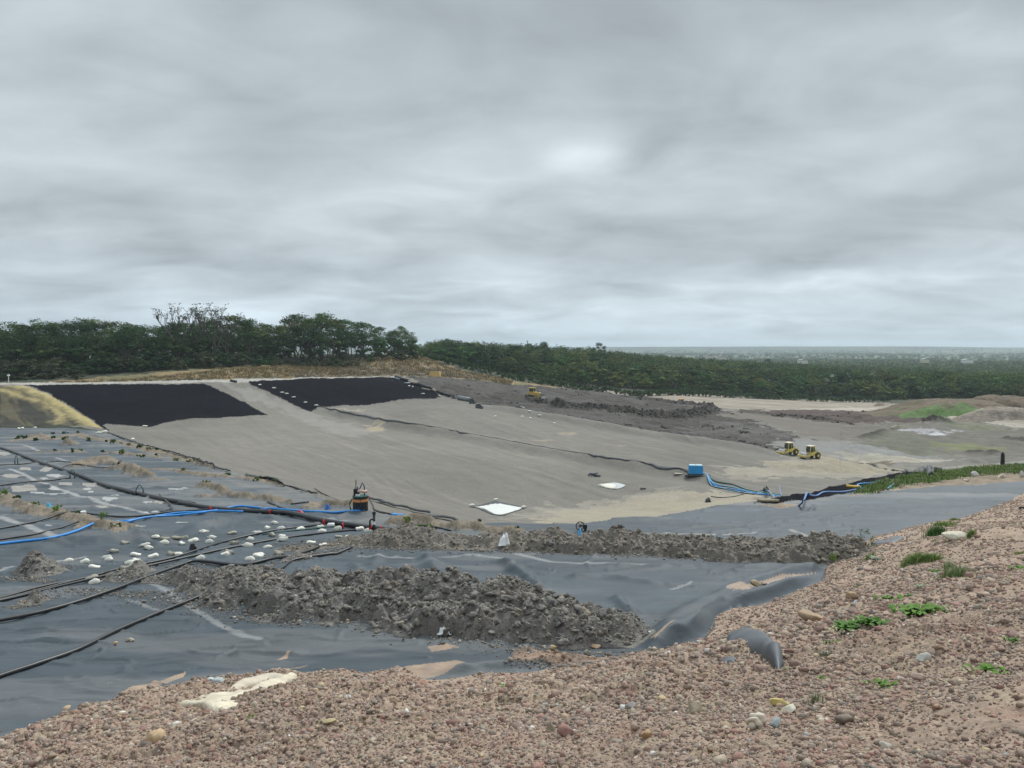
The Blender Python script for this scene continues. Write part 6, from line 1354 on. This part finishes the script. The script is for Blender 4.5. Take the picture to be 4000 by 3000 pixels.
# blue cabinet
p = HP([(2717,1878)])[0]; w_ = 58*p[1]/F; t = thing('generator_cabinet', 'bright blue generator cabinet with a pale roof on the berm', 'generator', p, -.12); h_ = w_*.55
M_bl = simple('cabinet_blue', (.02,.28,.60), .5, .4, var=.1, vscale=1)
G().box((0,0,h_*.5+.15), (w_*.92,w_*.5,h_)).build('housing', M_bl, t, .05)
G().box((-w_*.22,0,h_+.22), (w_*.42,w_*.48,.12)).box((w_*.22,0,h_+.22), (w_*.40,w_*.48,.12)).build('roof', simple('pale_roof', (.42,.62,.72), .4), t, .02)
G().box((w_*.465,0,h_*.6), (.05,w_*.35,h_*.55)).build('control_panel', M_track, t); G().box((-w_*.1,-w_*.255,h_*.55), (w_*.3,.04,h_*.5)).build('door', M_bl, t, .01)
G().box((0,0,.08), (w_*1.05,w_*.55,.16)).build('skid', M_track, t)
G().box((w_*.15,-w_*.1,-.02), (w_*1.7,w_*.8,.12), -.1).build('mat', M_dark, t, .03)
at_obj('timber_pallet', 2650, 1869, G().box((0,0,.12), (1.3,.8,.05)).box((0,-.3,.05), (1.3,.1,.1)).box((0,.3,.05), (1.3,.1,.1)), simple('pallet_wood', (.42,.37,.29), .8), 'pale pallet lying left of the blue cabinet', 'pallet', rz=-.1)
def pump(px, py, w_, label, m=M_dark):
    p = HP([(px, py)])[0]; s_ = w_*p[1]/F; t = thing('pump', label, 'pump', p, .2)
    G().cyl((0,0,s_*.25), s_*.28, s_*.6, 'x', 16).box((0,0,.05), (s_*.9,s_*.5,.1)).build('body', m, t, .02); G().cyl((s_*.1,0,s_*.5), s_*.10, s_*.4).build('outlet', m, t)
    G().tube([(-s_*.3,0,s_*.5),(0,0,s_*.72),(s_*.3,0,s_*.5)], .03, 6).build('handle', m, t, smooth=True)
pump(2766,1962,26,'small black pump on the sand with a pale grey hose'); pump(2992,1920,28,'black pump standing beside the hose bundle at the rim')
p = HP([(2318,1862)])[0]; t = thing('cable_coil', 'tangled dark blue cable coil on the gravel above the smaller tarpaulin', 'cable coil', p)
rg_ = random.Random(3); G().tube([(rg_.uniform(-.9,.9), rg_.uniform(-.7,.7), rg_.uniform(.05,.55)) for _ in range(26)], .045, 5).build('cable', simple('navy_cable', (.02,.035,.10), .6), t, smooth=True)
G().box((.7,-.2,.15), (.9,.35,.22), -.2).build('reel', M_dark, t, .03)
at_obj('rubber_mat', 2512, 1911, G().prism([(-.4,.02),(-.2,.14),(.2,.08),(.4,.12),(.4,.2),(.1,.18),(-.2,.24),(-.4,.1)], -.3, .3), M_dark, 'small dark scrap on the gravel right of the smaller tarpaulin', 'scrap')
# black inspection post on right rim
p = HP([(3916,1816)])[0]; s_ = p[1]/F; t = thing('inspection_post', 'squat black wellhead post standing on the right rim behind the grass', 'post', p)
G().cyl((0,0,20*s_), 8*s_, 42*s_, seg=16, r2=6.5*s_).build('barrel', M_blk, t, .02); G().cyl((0,0,44*s_), 4*s_, 8*s_).build('cap', M_blk, t); G().tube([(-7*s_,0,40*s_),(0,0,50*s_),(7*s_,0,38*s_)], 1.2*s_, 6).build('pipe', M_green, t, smooth=True)
# yellow skip
p = HP([(1700,1473)])[0]; s_ = p[1]/F; t = thing('skip', 'yellow open skip standing at the foot of the brown bank', 'skip', p, -.05)
G().prism([(-20*s_,0),(-20*s_,19*s_),(18*s_,19*s_),(20*s_,12*s_),(20*s_,0)], -1, 1).build('bin', simple('skip_yellow', (.66,.45,.16), .6, var=.1, vscale=1), t, .04)
G().box((0,0,19.4*s_), (36*s_,2.1,.12)).build('rim', M_yel, t); G().box((-10*s_,-1.05,8*s_), (.12,.1,12*s_)).build('rib', M_yel, t)
G().box((14*s_,-1.05,8*s_), (.12,.1,12*s_)).build('rib', M_yel, t)
# orange marker machine far off
p = HP([(2661,1568)])[0]; s_ = p[1]/F; t = thing('orange_dumper', 'tiny orange machine half hidden behind the waste ridge', 'machine', p)
M_or = simple('machine_orange', (.55,.28,.09), .6); G().prism([(-9*s_,5*s_),(-9*s_,10*s_),(10*s_,11*s_),(8*s_,5*s_)], -.8, .8).build('body', M_or, t, .03)
for x in (-6, 5): G().cyl((x*s_,0,3*s_), 3*s_, 1.8, 'y', 16).build('wheel', M_tyre, t)
# liner rolls on the edge of the right black sheet
M_roll = simple('roll_black', (.03,.032,.036), .5); M_rollg = simple('roll_grey', (.20,.22,.24), .45, var=.1); M_rollt = simple('roll_tan', (.33,.28,.23), .8)
for (a_, b_, r_, m_, lb) in [((1545,1476),(1592,1491),.40,M_roll,'uppermost black liner roll on the edge of the right black sheet'),((1596,1494),(1630,1503),.34,M_rollt,'tan roll below the uppermost black roll'),((1632,1505),(1682,1523),.44,M_roll,'long dark liner roll in the middle of the row'),((1692,1528),(1704,1533),.36,M_rollt,'short tan roll in the row of liner rolls'),
                         ((1706,1531),(1758,1551),.44,M_roll,'black liner roll below the short tan one'),((1790,1560),(1836,1569),.60,M_rollg,'big grey liner roll at the lower end of the row'),((1580,1503),(1602,1501),.30,M_rollg,'small grey roll lying on the right black sheet'),((1648,1523),(1680,1529),.22,M_rollt,'thin tan roll on the right black sheet'),((1545,1482),(1560,1487),.3,M_rollg,'small grey roll at the top corner of the right black sheet'),((1625,1462),(1660,1463),.25,M_rollg,'grey roll at the foot of the brown bank'),((900,1490),(925,1494),.3,M_roll,'black roll lying at the top of the bare gravel ramp')]:
    q = HP([a_, b_]); q[:,2] += r_; d = q[1]-q[0]; o = G().tube([q[0], (q[0]+q[1])/2+np.array([0,0,-.05]), q[1]], r_, 16).build('liner_roll', m_, None, smooth=True); tag(o, lb, 'liner roll', 'liner rolls beside the black sheet')
    o2 = G().tube([q[0]-d*.01, q[0]+d*.0], r_*.35, 10).build('core', M_dark, o)
def flap(px, py, w_, h_, label, seed):
    p = HP([(px, py)])[0]; s_ = p[1]/F; g = G(); a = [(-w_/2,0,0),(w_/2,0,0),(w_*.6,.6/s_,h_*.3),(0,.5/s_,h_),(-w_*.5,.5/s_,h_*.8)]
    g.add(np.array(a)*s_, [(0,1,2,3,4)]); o = g.build('liner_flap', M_roll, None, loc=p); so_ = o.modifiers.new('s','SOLIDIFY'); so_.thickness = .05; tag(o, label, 'liner flap', 'upturned liner flaps')
flap(1772,1557,18,14,'upturned black flap left of the big grey roll', 1); flap(1845,1578,26,22,'upturned black flap just right of the big grey roll', 2); flap(1872,1598,30,20,'lowest upturned black flap on the gravel', 3); flap(2030,1607,34,8,'low black flap farther along the waste edge', 4)
for i, (px, py) in enumerate([(1598,1512),(1612,1515),(1652,1543),(1718,1549),(1015,1506),(1070,1519),(1102,1536),(1120,1541),(1147,1554),(1193,1576),(1235,1590),(2070,1623),(2072,1634),(2108,1632),(1933,1630),(2165,1655),(2040,1628),(566,1667),(72,1677),(88,1675),(136,1673),(385,1693),(408,1689),(520,1719)]):
    p = HP([(px, py)])[0]; o = bagproto[(0, i % 6)].copy(); C.objects.link(o); o.location = p+np.array([0,0,.15]); o.scale = (2.3,2.3,2.2); o.rotation_euler = (0,0,rb_.uniform(-1,1))
    wh = 'on the upper part of the right black sheet' if 1590 < px < 1730 else 'along the left border of the right black sheet' if 1000 < px < 1300 else 'on the gravel near the waste edge' if px > 1900 else 'at the foot of the dusty slope' if px < 200 else 'at the lower left corner of the larger black sheet'
    tag(o, f'pale weight bag {wh}', 'weight bag', 'weight bags on the black sheets')
# far posts and buildings
p = HP([(34,1503)])[0]; s_ = p[1]/F; t = thing('lamp_post', 'slim pale post with a white head on the crest at far left', 'post', p); G().tube([(0,0,0),(0,0,36*s_)], .09, 8).build('pole', M_wht, t); G().box((0,0,38*s_), (.55,.4,.35), taper=.7).build('head', M_wht, t, .03)
x0 = P(2060, 1330, 420); g0 = float(zg(np.array([x0[0]]), np.array([420.]))[0]); t = thing('telegraph_pole', 'wooden pole poking above the right wood skyline', 'pole', (x0[0], 420, g0)); G().tube([(0,0,0),(0,0,x0[2]-g0)], .18, 8).build('shaft', M_bark, t); G().box((0,0,x0[2]-g0-.6), (1.4,.15,.15)).build('crossarm', M_bark, t)
for px, py, Y, w_, h_, c, lb in [(3135,1411,960,10,2.6,(.6,.58,.55),'long pale farm building among trees left of centre distance'),(2770,1393,900,9,2.2,(.62,.58,.52),'pale barn glimpsed above the middle of the wood'),(2818,1396,900,7,2.2,(.6,.55,.5),'small pale building right of the barn'),(3612,1408,1050,8,2.8,(.55,.5,.38),'straw coloured barn in the distant trees'),(3778,1410,1050,12,2.8,(.66,.66,.64),'white farm shed in the distant trees at right')]:
    q = P(px, py, Y); gz = q[2]-h_*.5; t = thing('farm_building', lb, 'building', (q[0], Y, gz)); G().box((0,0,h_*.2), (w_,9,h_*1.6)).build('wall', simple('farm_wall', c, .8), t)
    G().prism([(-w_*.52,h_),(-w_*.5,h_*1.15),(0,h_*1.55),(w_*.5,h_*1.15),(w_*.52,h_)], -4.8, 4.8).build('roof', simple('farm_roof', (.30,.30,.31), .7), t)
# pale rubble by the far sump
at_obj('rubble_heap', 3508, 1674, G().box((0,0,.5), (3.4,1.6,1.0), taper=.6).box((-1.8,0,.3), (1.6,1,.6), .4, .7).box((1.9,.1,.3), (1.8,1,.6), -.3, .6).box((0,0,1.2), (.5,.4,.9), .5, .5), simple('rubble', (.36,.33,.25), .9, var=.4, vscale=1.5), 'pale rubble heap on the grey ground right of the waste', 'rubble heap', bevel=.15)

# ------------------------------------------------------------------ air
hz = G().box((0,4590,-15), (25200,9600,170)).build('haze', M_dark)
hm = bpy.data.materials.new('haze'); hm.use_nodes = True; nt = hm.node_tree; nt.nodes.clear()
pv = nt.nodes.new('ShaderNodeVolumePrincipled'); pv.inputs['Color'].default_value = (.80,.93,1.0,1); pv.inputs['Density'].default_value = 1.5e-4; pv.inputs['Anisotropy'].default_value = .2
ou = nt.nodes.new('ShaderNodeOutputMaterial'); nt.links.new(pv.outputs[0], ou.inputs['Volume'])
hz.data.materials.clear(); hz.data.materials.append(hm); tag(hz, kind='stuff')
for k in protos:                       # unused prototypes
    for root, H, used in protos[k]:
        if not used:
            for c in list(root.children): bpy.data.objects.remove(c)
            bpy.data.objects.remove(root)
